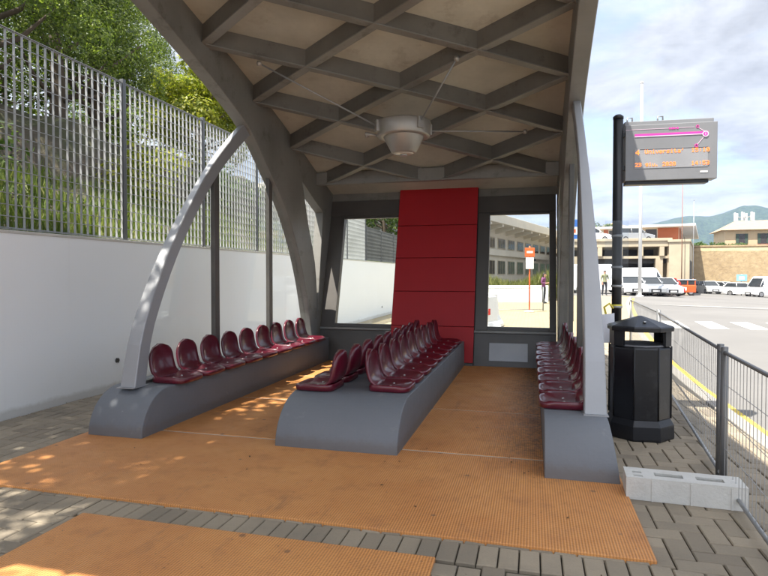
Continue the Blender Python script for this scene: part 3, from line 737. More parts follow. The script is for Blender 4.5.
    for z0, z1 in zip(zs[:-1], zs[1:]):
        slab('red_panel', -2.42, -.96, z0 + .004, z1 - .004, -.1, -.07, M['red'], .004)
    slab('panel_backing', -2.429, -.951, .02, 3.16, -.068, .1, M['black2']); slab('panel_plinth', -2.42, -.96, 0, .058, -.09, -.069, M['frame_dark'])
    # gable infill above header
    slab('gable_infill', XL + .085, XR - .085, 2.981, 3.2, -.02, .05, M['steel'])
    return t
shelter()

def lamp():
    c = Vector((-1.68, 7.5, 3.18))
    t = thing('pendant_lamp', 'grey bowl lamp hung on four rods under the roof lattice', 'lamp', c)
    m = MB(); m.lathe([(.14, .0), (.17, .02), (.27, .21), (.28, .235), (.2, .235)], n=32); m.build('lamp_bowl', M['lamp'], t)
    m = MB(); m.lathe([(.282, .22), (.345, .22), (.355, .24), (.37, .4), (.36, .42), (.3, .42), (.29, .3)], n=32); m.build('lamp_ring', M['lamp'], t)
    MB().lathe([(0, -.012), (.09, -.008), (.138, .0), (.138, .012), (0, .014)], n=24).build('diffuser', M['lampglass'], t)
    MB().lathe([(.05, -.03), (.05, -.008), (0, -.008)], n=16).build('lens_cap', M['bolt'], t)
    for x, y in ((-3.3, 6.51), (-.88, 6.79), (-.11, 8.5), (-2.44, 8.35)):
        e = Vector((x, y, roofz(y) - .02)) - c; d = Vector((e.x, e.y, 0)).normalized(); p = d * .345 + Vector((0, 0, .33))
        MB().tube([p, e], .011, 8).build('rod', M['galv'], t)
        MB().lathe([(0, -.035), (.026, -.026), (.036, 0), (.026, .026), (0, .035)], e, 12).build('rod_end', M['lamp'], t)
        MB().box((-.02, -.045, -.06), (.05, .045, .09), 0, Matrix.Translation(p) @ Matrix.Rotation(math.atan2(d.y, d.x), 4, 'Z')).build('lug', M['lamp'], t, bevel=.006)
    h = MB(); h.tube([(-.36, -.1, .24), (-.5, -.14, .27)], .022, 8); h.build('cable_gland', M['lamp'], t)
lamp()

# ------------------------------------------------------------------ litter bin
def litter_bin():
    t = thing('litter_bin', 'black octagonal litter bin with pitched lid, beside right bench', 'litter bin', (1.015, 5.95, 0), R(4)); t.scale = (1, 1, .975)
    P8 = PI / 8; rr = .278
    m = MB(); m.lathe([(rr + .03, 0), (rr + .035, .02), (rr + .03, .14), (rr - .005, .2)], n=8, smooth=False, ph=P8); m.build('plinth', M['black'], t, bevel=.006)
    m = MB(); m.lathe([(rr - .008, .19), (rr, .2), (rr, .88), (rr - .02, .9), (rr - .05, .9), (rr - .05, .5), (0, .48)], n=8, smooth=False, ph=P8); m.build('body', M['black'], t, bevel=.007)
    for k in range(8):
        a = P8 + k * PI / 4 
        if k % 2 == 0: 
            a2 = a + PI / 4
            p, q = Vector((math.cos(a), math.sin(a), 0)) * (rr - .002), Vector((math.cos(a2), math.sin(a2), 0)) * (rr - .002)
            if abs((p + q).y) > abs((p + q).x): continue
    for sx in (-1, 1):
        m = MB()
        for a0 in (-1.5, -.5, .5):
            a, a2 = a0 * PI / 4 + (0 if sx > 0 else PI), (a0 + 1) * PI / 4 + (0 if sx > 0 else PI)
            pa, pb = Vector((math.cos(a), math.sin(a), 0)), Vector((math.cos(a2), math.sin(a2), 0))
            if a0 == -.5: f0, f1 = 0, 1
            elif a0 < 0: f0, f1 = .55, 1
            else: f0, f1 = 0, .45
            s0, s1 = pa.lerp(pb, f0), pa.lerp(pb, f1)
            vs = [s0 * rr, s1 * rr, s1 * (rr - .03), s0 * (rr - .03)]
            m.raw([(v.x, v.y, .9) for v in vs] + [(v.x, v.y, 1.045) for v in vs], [(0, 1, 5, 4), (1, 2, 6, 5), (2, 3, 7, 6), (3, 0, 4, 7), (0, 3, 2, 1), (4, 5, 6, 7)])
        m.build('lid_support', M['black'], t)
    MB().lathe([(rr - .06, .86), (rr - .04, .9), (rr - .055, .915), (rr - .075, .88), (rr - .1, .6)], n=24).build('bag_rim', M['bag'], t)
    m = MB(); m.lathe([(rr - .02, 1.04), (rr + .022, 1.045), (rr + .025, 1.085), (rr + .01, 1.095), (.02, 1.185), (0, 1.187)], n=8, smooth=False, ph=P8); m.build('lid', M['black'], t, bevel=.005)
    MB().lathe([(.016, 0), (.016, .012), (0, .014)], (0, -.17, 1.13), 12).build('lid_lock', M['bolt'], t)
    for k in range(8):
        a = P8 + k * PI / 4; p = Vector((math.cos(a), math.sin(a), 0)) * (rr + .001)
        MB().tube([(p.x, p.y, .2), (p.x, p.y, .9)], .008, 6).build('corner_strip', M['black2'], t)
litter_bin()

# ------------------------------------------------------------------ LED passenger display
FONT = {'4': '00010 00110 01010 10010 11111 00010 00010', 'U': '10001 10001 10001 10001 10001 10001 01110', 'n': '00000 00000 10110 11001 10001 10001 10001',
 'i': '00100 00000 01100 00100 00100 00100 01110', 'v': '00000 00000 10001 10001 10001 01010 00100', 'e': '00000 00000 01110 10001 11111 10000 01110',
 'r': '00000 00000 10110 11001 10000 10000 10000', 's': '00000 00000 01111 10000 01110 00001 11110', 't': '01000 01000 11100 01000 01000 01001 00110',
 'a': '00000 00000 01110 00001 01111 10001 01111', "'": '00100 00100 01000 00000 00000 00000 00000', '1': '00100 01100 00100 00100 00100 00100 01110',
 '5': '11111 10000 11110 00001 00001 10001 01110', ':': '00000 00100 00100 00000 00100 00100 00000', '0': '01110 10001 10011 10101 11001 10001 01110',
 '2': '01110 10001 00001 00010 00100 01000 11111', '3': '11110 00001 00001 01110 00001 00001 11110', 'g': '00000 01111 10001 10001 01111 00001 01110',
 'u': '00000 00000 10001 10001 10001 10011 01101', '.': '00000 00000 00000 00000 00000 01100 01100', ' ': '00000 ' * 7}
def display():
    PX, PY = .87, 6.45
    t = thing('departure_display', 'dark pole carrying a grey electronic departure board over the bin', 'bus stop display', (PX, PY, 0))
    m = MB(); m.tube([(0, 0, 0), (0, 0, 3.19)], .05, 20); m.lathe([(.053, 3.19), (.053, 3.215), (.03, 3.235), (0, 3.24)], n=20); m.build('pole', M['black2'], t)
    MB().lathe([(.1, 0), (.1, .015), (.052, .02)], n=20).build('pole_foot', M['black2'], t)
    X = Matrix.Translation((.07, -.02, 2.5)) @ Matrix.Rotation(R(3), 4, 'Z')
    e = bpy.data.objects.new('display_case', None)
    W, H = .88, .58
    case = MB().box((0, 0, .035), (W, .16, .035 + H), 0, X).build('display_case', M['sign_grey'], t, bevel=.006)
    MB().box((.01, .03, 0), (W - .07, .15, .034), 0, X).build('display_base', M['black2'], t, bevel=.004)
    MB().box((.0, .05, .035 + H + .001), (W - .02, .15, .035 + H + .05), 0, X).build('display_hood', M['sign_grey'], t, bevel=.006)
    for x in (.06, .36): 
        b = MB(); b.tube([X @ Vector((x - .025, .1, .035 + H + .05)), X @ Vector((x - .025, .1, .035 + H + .1)), X @ Vector((x + .025, .1, .035 + H + .1)), X @ Vector((x + .025, .1, .035 + H + .05))], .009, 6); b.build('lifting_lug', M['galv'], t)
    for z in (.15, .5):
        MB().box((-.09, .02, z), (.0, .08, z + .05), 0, X).build('bracket', M['black2'], t, bevel=.004)
    # window with the rows of LEDs
    win = MB().box((.09, -.004, .16), (.79, .002, .36), 0, X).build('led_window', M['led_panel'], t)
    MB().box((.14, -.0046, .352), (.79, .0, .358), 0, X).build('window_edge', M['black2'], t)
    led = MB()
    def text(s, x, z, px):
        for ch in s:
            for r_, row in enumerate(FONT[ch].split()):
                for c_, bit in enumerate(row):
                    if bit == '1':
                        a, b_ = x + c_ * px, z - r_ * px; led.box((a, -.0075, b_ - px * .88), (a + px * .88, -.003, b_), 0, X)
            x += 6 * px
    text('4', .1, .352, .0075); text("Universita'", .19, .352, .0058); text('15:10', .635, .352, .0058)
    text('23 giu. 2020', .095, .218, .0058 * .95); text('14:53', .635, .218, .0058)
    led.build('led_text', M['led'], win)
    # printed route line above
    b = MB(); b.box((.09, -.004, .495), (.79, .001, .518), 0, X); b.build('route_line', M['magenta'], t)
    b = MB(); b.box((.09, -.005, .487), (.79, .001, .4945), 0, X)
    b.box((.0, -.003, .563), (.66, .001, .566), 0, X)
    def seg(p, q, w=.004):
        p, q = Vector(p), Vector(q); d = (q - p); n = Vector((-d.z, 0, d.x)).normalized() * w / 2
        o = [p + n, p - n, q - n, q + n]; b.raw([X @ (v + Vector((0, -.0035, 0))) for v in o] + [X @ (v + Vector((0, .001, 0))) for v in o], [(0, 1, 2, 3), (4, 7, 6, 5), (0, 4, 5, 1), (1, 5, 6, 2), (2, 6, 7, 3), (3, 7, 4, 0)])
    seg((.76, 0, .475), (.69, 0, .385)); seg((.7, 0, .555), (.76, 0, .515)); b.build('thin_line', M['pinkline'], t)
    def ring(x, z, r, w, nm, mt, d):
        q = MB(); n = 24; vs = []
        for rad in (r, r - w):
            for y in (-d, .001):
                for k in range(n): vs.append(X @ Vector((x + rad * math.cos(2 * PI * k / n), y, z + rad * math.sin(2 * PI * k / n))))
        fs = []
        for k in range(n):
            k2 = (k + 1) % n; fs += [(k, k2, 2 * n + k2, 2 * n + k), (n + k, n + k2, k2, k), (2 * n + k, 2 * n + k2, 3 * n + k2, 3 * n + k)]
        q.raw(vs, fs).build(nm, mt, t)
    ring(.765, .49, .03, .008, 'stop_ring', M['pinkline'], .0075)
    disc = MB(); disc.raw([X @ Vector((.765 + .022 * math.cos(2 * PI * k / 24), -.0068, .49 + .022 * math.sin(2 * PI * k / 24))) for k in range(24)], [tuple(range(24))]); disc.build('stop_disc', M['magenta'], t)
    q = MB(); q.box((.7625, -.0085, .478), (.7675, -.007, .503), 0, X); q.build('stop_number', M['pinkline'], t)
    ring(.69, .57, .015, .005, 'stop_ring', M['magenta'], .005); ring(.68, .375, .017, .006, 'stop_ring', M['magenta'], .0085)
    q = MB()
    for i, w in enumerate((.016, .02, .014, .018)): q.box((.42 + .024 * i, -.0045, .553), (.42 + .024 * i + w, .0, .572), 0, X)
    q.build('stop_name', M['magenta'], t)
    MB().box((.72, -.004, .1), (.79, .0, .116), 0, X).build('maker_plate', M['white'], t)
    # clear timetable holder round the pole
    MB().box((-.13, -.075, 1.5), (.1, -.068, 2.12)).build('timetable_holder', M['acrylic'], t)
    for z in (1.42, 1.62, 1.95, 1.2): MB().lathe([(.052, 0), (.058, .004), (.058, .022), (.052, .026)], (0, 0, z), 18).build('clamp', M['galv'], t)
    s = MB(); n = 6
    vs = [(-.17 + .14 * i / n, -.06 - .02 * math.sin(2.5 * i / n) - .03 * j / n, 1.13 - .30 * j / n + .02 * i / n) for j in range(n + 1) for i in range(n + 1)]
    fs = [(j * (n + 1) + i, j * (n + 1) + i + 1, (j + 1) * (n + 1) + i + 1, (j + 1) * (n + 1) + i) for j in range(n) for i in range(n)]
    s.raw(vs + [(x, y + .002, z) for x, y, z in vs], fs + [tuple((n + 1) ** 2 + q for q in f[::-1]) for f in fs], 0, True)
    o = s.build('paper_notice', M['paper'], None, loc=(PX, PY, 0)); tag(o, 'white paper notice hanging from the display pole beside the bin', 'notice')
    y = MB()
    y.tube([(-.04, -.05, 1.2), (-.08, -.07, 1.25), (-.13, -.06, 1.21), (-.11, -.05, 1.13), (-.14, -.04, 1.08)], .012, 6); y.lathe([(.052, 1.2), (.056, 1.205), (.056, 1.235), (.052, 1.24)], n=16)
    o = y.build('yellow_tape', M['yellowtape'], None, loc=(PX, PY, 0)); tag(o, 'scrap of yellow tape tied around the display pole', 'tape')
display()

# ------------------------------------------------------------------ temporary mesh barriers and block
def barrier(label, a, c, h=1.0):
    a, c = Vector((*a, 0)), Vector((*c, 0)); L = (c - a).length
    t = thing('mesh_barrier', label, 'barrier', a, math.atan2(c.y - a.y, c.x - a.x), 'mesh barriers along the road')
    for x in (.03, L - .03): 
        m = MB(); m.tube([(x, 0, .0), (x, 0, h + .03)], .024, 12); m.build('post', M['galv_dark'], t)
    MB().tube([(0, 0, h - .01), (L, 0, h - .01)], .014, 8).build('top_rail', M['galv_dark'], t)
    MB().tube([(0, 0, .07), (L, 0, .07)], .014, 8).build('bottom_rail', M['galv'], t)
    m = MB(); n = int(L / .075)
    for i in range(1, n): m.box((L * i / n - .0019, -.0019, .07), (L * i / n + .0019, .0019, h - .01))
    for k in range(1, 4): z = .07 + (h - .08) * k / 4; m.box((0, -.0035, z - .0015), (L, -.0008, z + .0015))
    m.build('wire_mesh', M['mesh'], t); return t
barrier('nearest mesh barrier, running out of the picture at lower right', (1.06, .6), (1.355, 4.62))
barrier('mesh barrier behind the litter bin, standing along the kerb', (1.375, 4.74), (1.83, 9.2))
barrier('farther mesh barrier ending by the yellow paving at the square', (1.84, 9.28), (2.13, 13.6))
barrier('low mesh barrier on the pale paving, seen through right back window', (-2.3, 24.0), (.5, 25.6), 1.0)
def block():
    t = thing('barrier_foot', 'pale concrete block with two slots, holding the barrier post', 'concrete block', (.64, 4.2, 0), R(-3))
    m = MB(); L, W, H = .74, .22, .155
    slots = [(.05, .11, .03, .06), (.05, .11, .1, .14), (.19, .37, .07, .14), (.45, .62, .07, .14)]
    xs = sorted({0, L} | {v for s in slots for v in s[:2]}); ys = sorted({0, W} | {v for s in slots for v in s[2:]} )
    for i in range(len(xs) - 1):
        for j in range(len(ys) - 1):
            cx, cy = (xs[i] + xs[i + 1]) / 2, (ys[j] + ys[j + 1]) / 2
            hole = any(s[0] < cx < s[1] and s[2] < cy < s[3] for s in slots); z = H - .05 if hole else H
            m.raw([(xs[i], ys[j], z), (xs[i + 1], ys[j], z), (xs[i + 1], ys[j + 1], z), (xs[i], ys[j + 1], z)], [(0, 1, 2, 3)])
            if hole:
                a, b_, c, d = xs[i], xs[i + 1], ys[j], ys[j + 1]
                m.raw([(a, c, z), (b_, c, z), (b_, d, z), (a, d, z), (a, c, H), (b_, c, H), (b_, d, H), (a, d, H)], [(0, 1, 5, 4), (1, 2, 6, 5), (2, 3, 7, 6), (3, 0, 4, 7)])
    m.raw([(0, 0, 0), (L, 0, 0), (L, W, 0), (0, W, 0), (0, 0, H), (L, 0, H), (L, W, H), (0, W, H)], [(0, 1, 5, 4), (1, 2, 6, 5), (2, 3, 7, 6), (3, 0, 4, 7), (3, 2, 1, 0)])
    # drop inner walls between touching cells
    o = m.build('block_body', M['block'], t)
    for x in (.16, .4, .64): MB().box((x, -.006, .0), (x + .012, .0, H - .01)).build('rib', M['block'], t)
block()

# dead leaves and grit on the floor
def litter():
    n = 260; P = np.zeros((n, 3)); P[:, 0] = rng.uniform(-4.6, 1.6, n); P[:, 1] = rng.uniform(2.3, 9.4, n)
    k = n // 2; P[:k, 0] = .05 - np.abs(rng.normal(0, .16, k)); P[:k, 1] = rng.uniform(4.4, 9.4, k)
    P[k:k + 40, 0] = -5.4 + np.abs(rng.normal(0, .12, 40)); P[k:k + 40, 1] = rng.uniform(3.6, 8, 40)
    P[:, 2] = .0215; D = np.stack([rng.normal(size=n), rng.normal(size=n), rng.normal(0, .15, n)], 1); D /= np.linalg.norm(D, axis=1)[:, None]
    U = np.cross(D, np.array([0, 0, 1.]) + rng.normal(0, .2, (n, 3))); U /= np.linalg.norm(U, axis=1)[:, None]
    L = .008 + .028 * rng.random(n) ** 3
    o = quads_object('leaf_litter', P, D, U, L, L * .6, M['deadleaf']); tag(o, 'dry leaf scraps scattered over the orange mat and pavers', 'leaves', None, 'stuff')
litter()

# ------------------------------------------------------------------ people
def person(label, loc, rz, height, top, bottom, pose, hair_long=False):
    t = thing('person', label, 'person', loc, rz)
    J = dict(pel=(0, 0, .53), waist=(0, 0, .62), chest=(0, .01, .74), neck=(0, .0, .835), head=(0, -.012, .9), crown=(0, -.008, .965),
             hipL=(.055, 0, .51), kneeL=(.06, -.01, .28), ankL=(.06, .015, .05), toeL=(.065, -.08, .018), hipR=(-.055, 0, .51), kneeR=(-.06, -.01, .28), ankR=(-.06, .015, .05), toeR=(-.065, -.08, .018),
             shL=(.105, .0, .805), elL=(.135, .02, .64), wrL=(.14, -.02, .5), haL=(.14, -.04, .45), shR=(-.105, 0, .805), elR=(-.135, .02, .64), wrR=(-.14, -.02, .5), haR=(-.14, -.04, .45))
    J.update(pose)
    E_ = [('pel', 'waist'), ('waist', 'chest'), ('chest', 'neck'), ('neck', 'head'), ('head', 'crown')]
    for s in 'LR': E_ += [('pel', 'hip' + s), ('hip' + s, 'knee' + s), ('knee' + s, 'ank' + s), ('ank' + s, 'toe' + s), ('chest', 'sh' + s), ('sh' + s, 'el' + s), ('el' + s, 'wr' + s), ('wr' + s, 'ha' + s)]
    rad = dict(pel=(.085, .06), waist=(.075, .055), chest=(.095, .06), neck=(.03, .03), head=(.046, .054), crown=(.03, .036), hip=(.055, .055), knee=(.036, .036), ank=(.024, .026), toe=(.022, .016), sh=(.042, .042), el=(.028, .028), wr=(.018, .018), ha=(.02, .013))
    names = list(J); me = bpy.data.meshes.new('body'); me.from_pydata([tuple(c * height for c in J[k]) for k in names], [(names.index(a), names.index(b)) for a, b in E_], [])
    o = bpy.data.objects.new('body', me); COL.objects.link(o); o.modifiers.new('s', 'SKIN'); sb = o.modifiers.new('u', 'SUBSURF'); sb.levels = 2
    for i, k in enumerate(names):
        r_ = rad.get(k) or rad[k[:-1]]; sv = me.skin_vertices[0].data[i]; sv.radius = (r_[0] * height, r_[1] * height); sv.use_root = (k == 'pel')
    dg = bpy.context.evaluated_depsgraph_get(); nm = bpy.data.meshes.new_from_object(o.evaluated_get(dg)); bpy.data.objects.remove(o)
    nm.materials.clear()
    for mm in (M['skin'], top, bottom, M['black2']): nm.materials.append(mm)
    V = lambda k: Vector(J[k]) * height
    for p in nm.polygons:
        c = p.center / height; p.use_smooth = True
        arm = min((p.center - V(k)).length for k in ('wrL', 'haL', 'wrR', 'haR')) < .06 * height
        p.material_index = 0 if (c.z > .835 or arm) else 1 if c.z > .53 else 2 if c.z > .04 else 3
    b = bpy.data.objects.new('body', nm); COL.objects.link(b); b.parent = t
    h = MB(); c = V('head')
    prof = [(0, .062), (.03, .058), (.05, .036), (.056, .005), (.05, -.025 if not hair_long else -.08), (.03, -.03 if not hair_long else -.1)]
    vs = []; n = 18
    for r_, z in prof:
        for k in range(n):
            a = 2 * PI * k / n; f = .35 if (math.sin(a) < -.3 and z < .03) else 1.
            vs.append((c.x + r_ * f * math.cos(a) * height, c.y + (.008 + r_ * 1.08 * f * math.sin(a)) * height, c.z + z * height + .012 * height))
    h.raw(vs, [(i * n + k, i * n + (k + 1) % n, (i + 1) * n + (k + 1) % n, (i + 1) * n + k) for i in range(len(prof) - 1) for k in range(n)], 0, True); h.build('hair', M['hair'], t)
    f = MB()
    for x in (-.017, .017): f.lathe([(0, -.005), (.005, 0), (0, .005)], (c.x + x * height, c.y - .049 * height, c.z + .008 * height), 8)
    f.build('eye', M['hair'], t)
    f = MB(); f.tube([(c.x, c.y - .046 * height, c.z + .006 * height), (c.x, c.y - .062 * height, c.z - .012 * height), (c.x, c.y - .046 * height, c.z - .016 * height)], .006 * height, 6); f.build('nose', M['skin'], t)
    for s in 'LR':
        w, hd = V('wr' + s), V('ha' + s); d = (hd - w).normalized(); sd = d.cross(Vector((0, 0, 1)) if abs(d.z) < .9 else Vector((0, 1, 0))).normalized(); m = MB()
        for q in range(4): 
            p = hd + sd * (q - 1.5) * .009 * height; m.tube([p, p + d * .022 * height, p + d * (.04 - .004 * abs(q - 1.5)) * height + Vector((0, -.006, -.004)) * height], [.0055 * height, .005 * height, .004 * height], 6)
        p = w.lerp(hd, .5) + sd * .016 * height; m.tube([p, p + (d + sd * .8) * .018 * height, p + (d + sd * .5) * .034 * height], [.006 * height, .006 * height, .004 * height], 6)
        m.build('fingers', M['skin'], t)
    return t
person('standing man in an olive vest and dark trousers beside the parked vans', (5.0, 43., gz(5.0, 43.) - .1), R(20), 1.82, M['hivis'], M['trouser'], dict(elL=(.16, .03, .65), wrL=(.11, -.07, .58), haL=(.06, -.1, .58), kneeR=(-.07, .0, .28), ankR=(-.08, .03, .05), toeR=(-.1, -.06, .018)))
person('person in dark clothes walking past the orange minibus', (14.75, 59.3, gz(14.75, 59.3) - .1), R(-30), 1.72, M['darkshirt'], M['trouser'], dict(kneeL=(.05, -.06, .28), ankL=(.05, -.08, .05), toeL=(.05, -.17, .03), ankR=(-.05, .1, .06), toeR=(-.05, .02, .018), wrL=(.13, .05, .5), wrR=(-.13, -.08, .52), haR=(-.13, -.11, .48)))
person('woman in a purple top looking down at something in her hands', (.62, 32., gz(.62, 32.)), R(70), 1.72, M['purple'], M['trouser'], dict(elL=(.14, .03, .65), wrL=(.06, -.12, .64), haL=(.03, -.15, .66), elR=(-.14, .03, .65), wrR=(-.06, -.12, .64), haR=(-.03, -.15, .66), head=(0, -.025, .895), crown=(0, -.03, .96)), True)

# ------------------------------------------------------------------ vehicles
def wheel(parent, x, y, r, w=.2):
    m = MB(); m.tube([(x, y - w / 2, r), (x, y - w / 2 + .03, r), (x, y + w / 2 - .03, r), (x, y + w / 2, r)], [r * .93, r, r, r * .93], 20)
    o = m.build('wheel', M['tyre'], parent); k = MB()
    for s in (-1, 1): k.tube([(x, y + s * (w / 2 - .01), r), (x, y + s * (w / 2 + .006), r)], r * .62, 16)
    k.build('rim', M['rim'], o)
def vehicle(name, label, cat, loc, rz, paint, L, W, prof, glassx, belt, roof, wr=.31, wb=None, group=None, side_win=True):
    """prof: side outline of the painted body (x,z), nose at +x; glassx: greenhouse outline points"""
    t = thing(name, label, cat, loc, rz, group); hw = W / 2
    m = MB(); n = len(prof)
    rows = [(-hw, 1.), (-hw * .97, 1.0), (hw * .97, 1.), (hw, 1.)]
    def P(p, k):
        x, z = p; s = 1 - .06 * max(0, (z - .5)) if z > .5 else 1
        return x, k * hw * s, z
    ins = [(x * .97, .35 + (z - .35) * .97) for x, z in prof]
    vs = [P(p, -1) for p in ins] + [P(p, -.93) for p in prof] + [P(p, .93) for p in prof] + [P(p, 1) for p in ins]
    fs = [tuple(range(n)), tuple(range(4 * n - 1, 3 * n - 1, -1))]
    for r_ in range(3): fs += [(r_ * n + i, (r_ + 1) * n + i, (r_ + 1) * n + (i + 1) % n, r_ * n + (i + 1) % n) for i in range(n)]
    m.raw(vs, fs, 0, False); m.build('body', paint, t, bevel=.03)
    g = MB(); n = len(glassx)
    def Q(p, k):
        x, z = p; f = (z - belt) / (roof - belt); return x, k * hw * (.955 - .16 * f), z
    vs = [Q(p, -1) for p in glassx] + [Q(p, 1) for p in glassx]
    g.raw(vs, [tuple(range(n)), tuple(range(2 * n - 1, n - 1, -1))] + [(i, n + i, n + (i + 1) % n, (i + 1) % n) for i in range(n)]); g.build('windows', M['carglass'], t)
    top = [p for p in glassx if p[1] > roof - .08]; x0, x1 = min(p[0] for p in top), max(p[0] for p in top)
    MB().box((x0 - .02, -hw * .81, roof - .03), (x1 + .02, hw * .81, roof + .03)).build('roof', paint, t, bevel=.025)
    lo = [p for p in glassx if p[1] < belt + .02]; bx0, bx1 = min(p[0] for p in lo), max(p[0] for p in lo)
    for s in (-1, 1):
        for (xa, xb) in ((bx1, x1), (bx0, x0), ((bx0 + bx1) / 2 - .1, (x0 + x1) / 2)):
            MB().tube([(xa, s * hw * .955, belt), (xb, s * hw * .8, roof - .01)], .035, 6).build('pillar', paint, t)
    wb = wb or L * .6
    for sx in (-.5, .52):
        for sy in (-1, 1): wheel(t, sx * wb, sy * (hw - .1), wr)
    f = max(p[0] for p in prof); b_ = min(p[0] for p in prof); zf = .68 if roof < 1.7 else .85
    for sy in (-1, 1):
        MB().box((f - .16, sy * hw * .72 - .17, zf - .07), (f - .012, sy * hw * .72 + .17, zf + .07)).build('headlight', M['lampclear'], t, bevel=.02)
        MB().box((b_ + .0, sy * hw * .8 - .1, zf), (b_ + .1, sy * hw * .8 + .1, zf + .22)).build('tail_light', M['lampred'], t, bevel=.02)
        MB().box((bx1 - .35, sy * (hw + .06) - .07, belt + .02), (bx1 - .25, sy * (hw + .06) + .07, belt + .15)).build('wing_mirror', paint, t, bevel=.02)
    MB().box((f - .06, -hw * .45, .32), (f + .012, hw * .45, .56)).build('grille', M['black2'], t, bevel=.01)
    MB().box((f - .02, -.26, .36), (f + .022, .26, .47)).build('number_plate', M['white'], t)
    MB().box((b_ - .012, -.26, .6), (b_ + .02, .26, .71)).build('number_plate', M['white'], t); return t
HATCH = [(-1.9, .3), (-1.95, .75), (-1.88, .98), (-1.5, 1.0), (.75, .98), (1.0, .95), (1.75, .8), (1.95, .62), (1.95, .3), (1.55, .2), (-1.6, .2)]
HGL = [(-1.82, .96), (-1.5, 1.42), (-1.2, 1.47), (.1, 1.47), (.4, 1.42), (1.02, .95)]
VAN = [(-2.3, .35), (-2.35, 1.9), (-2.25, 2.2), (-2.0, 2.3), (.9, 2.3), (1.1, 2.2), (1.2, 1.22), (2.1, 1.0), (2.3, .75), (2.3, .35), (1.8, .25), (-1.9, .25)]
VGL = [(.3, 1.2), (.5, 2.02), (1.12, 2.1), (1.62, 1.2)]
def hatch(label, x, y, rz, paint, group='parked cars on the square', z=None):
    return vehicle('parked_car', label, 'car', (x, y, (gz(x, y) - .1) if z is None else z), rz, paint, 3.9, 1.68, HATCH, HGL, .97, 1.47, group=group)
def van(label, x, y, rz, paint, s=1.):
    o = vehicle('parked_van', label, 'van', (x, y, gz(x, y) - .1), rz, paint, 4.6, 1.95, VAN, VGL, 1.2, 2.1, .34, 2.9, 'parked vans on the square'); return o
D = R(-90)
van('white van side-on behind the standing man', 5.0, 48.5, R(8), M['carwhite'])
van('white van parked behind the row of cars below the car park', 9.4, 54, R(-12), M['carwhite'])
hatch('white hatchback nose-on beside the display pole, nearest in its row', 7.45, 48.3, D + R(8), M['carwhite'])
hatch('silver hatchback nose-on between two white cars below the car park', 8.95, 49.6, D + R(10), M['carsilver'])
hatch('white car at the right end of the row below the car park', 10.35, 51.0, D + R(14), M['carwhite'])
hatch('small red car parked behind the white cars by the concrete pier', 11.6, 55.5, D + R(10), M['redpaint'])
hatch('white car parked alone before the castle wall, right of the orange minibus', 20.2, 75, D + R(10), M['carwhite'])
hatch('white car below the pale blue sign, left of its white neighbour', 22.4, 77, D + R(40), M['carwhite'])
hatch('white car between the pale blue sign and the white van', 23.5, 73.5, D + R(60), M['carwhite'])
van('white van at the right picture edge before the castle wall', 25.0, 71, R(-158), M['carwhite'])
hatch('white car up on the parking deck at its left', 6.0, 64.0, R(10), M['carwhite'], 'cars on the parking deck', 5.0)
hatch('grey car up on the parking deck beside the orange building', 10.4, 65.2, R(15), M['carsilver'], 'cars on the parking deck', 5.0)
def minibus():
    x, y = 13.3, 58.2; t = thing('minibus', 'orange minibus with a pale roof and grey windows', 'minibus', (x, y, gz(x, y) - .1), R(8))
    MB().box((-1.15, -1, .25), (1.1, 1, .95)).build('body', M['orange'], t, bevel=.06)
    MB().box((-1.1, -.95, .951), (1.04, .95, 1.35)).build('windows', M['carglass'], t, bevel=.03)
    MB().box((-1.15, -1, 1.35), (1.1, 1, 1.48)).build('roof', M['carsilver'], t, bevel=.05)
    for a in (-1.08, -.35, .35, 1.0): MB().box((a - .04, -.97, .95), (a + .04, .97, 1.36)).build('pillar', M['orange'], t)
    for a in (-.7, .65):
        for s in (-1, 1): wheel(t, a, s * .88, .3)
    MB().box((-.2, -1.012, .45), (.25, -1.0, .75)).build('emblem', M['white'], t)
minibus()

# ------------------------------------------------------------------ buildings of the square
ROT = R(-15)
def far_building():
    # long two-storey block seen through the right back window; local x runs away along the facade
    t = thing('station_building', 'long pale two-storey building with overhanging concrete eaves', 'building', (-12., 34, 0), R(75))
    L = 66
    MB().box((0, 0, -.5), (L, 12, 7.0)).build('wall', M['concrete_pale'], t)
    MB().box((-.5, -2.2, 6.8), (L + .5, 12.5, 7.75)).build('roof_slab', M['concrete_pale'], t, bevel=.05)
    MB().box((-.2, -.35, 3.7), (L, -.001, 4.35)).build('string_course', M['concrete_pale'], t)
    for i in range(18):
        x = 1.5 + 3.7 * i
        MB().prism([(0, 6.1), (-2.0, 6.55), (-2.0, 6.8), (0, 6.8)], x, x + .45, lambda p, q, s: (s, p - .001, q)).build('bracket', M['concrete_pale'], t)
        for z0, z1, n in ((4.5, 5.7, 3), (1.6, 3.2, 3)):
            f = MB().box((x + .75, -.06, z0), (x + 3.4, .0, z1)).build('window_frame', M['concrete_beige'], t)
            q = MB()
            for k in range(n): q.box((x + .83 + .86 * k, -.075, z0 + .08), (x + .83 + .86 * k + .76, -.0605, z1 - .08))
            q.build('pane', M['window_dark'], f)
    for x in (21.5, 46): 
        q = MB(); q.box((x, -.5, 4.0 - .6), (x + .4, -.36, 4.3 - .6)); q.build('wall_lamp', M['black2'], t)
far_building()
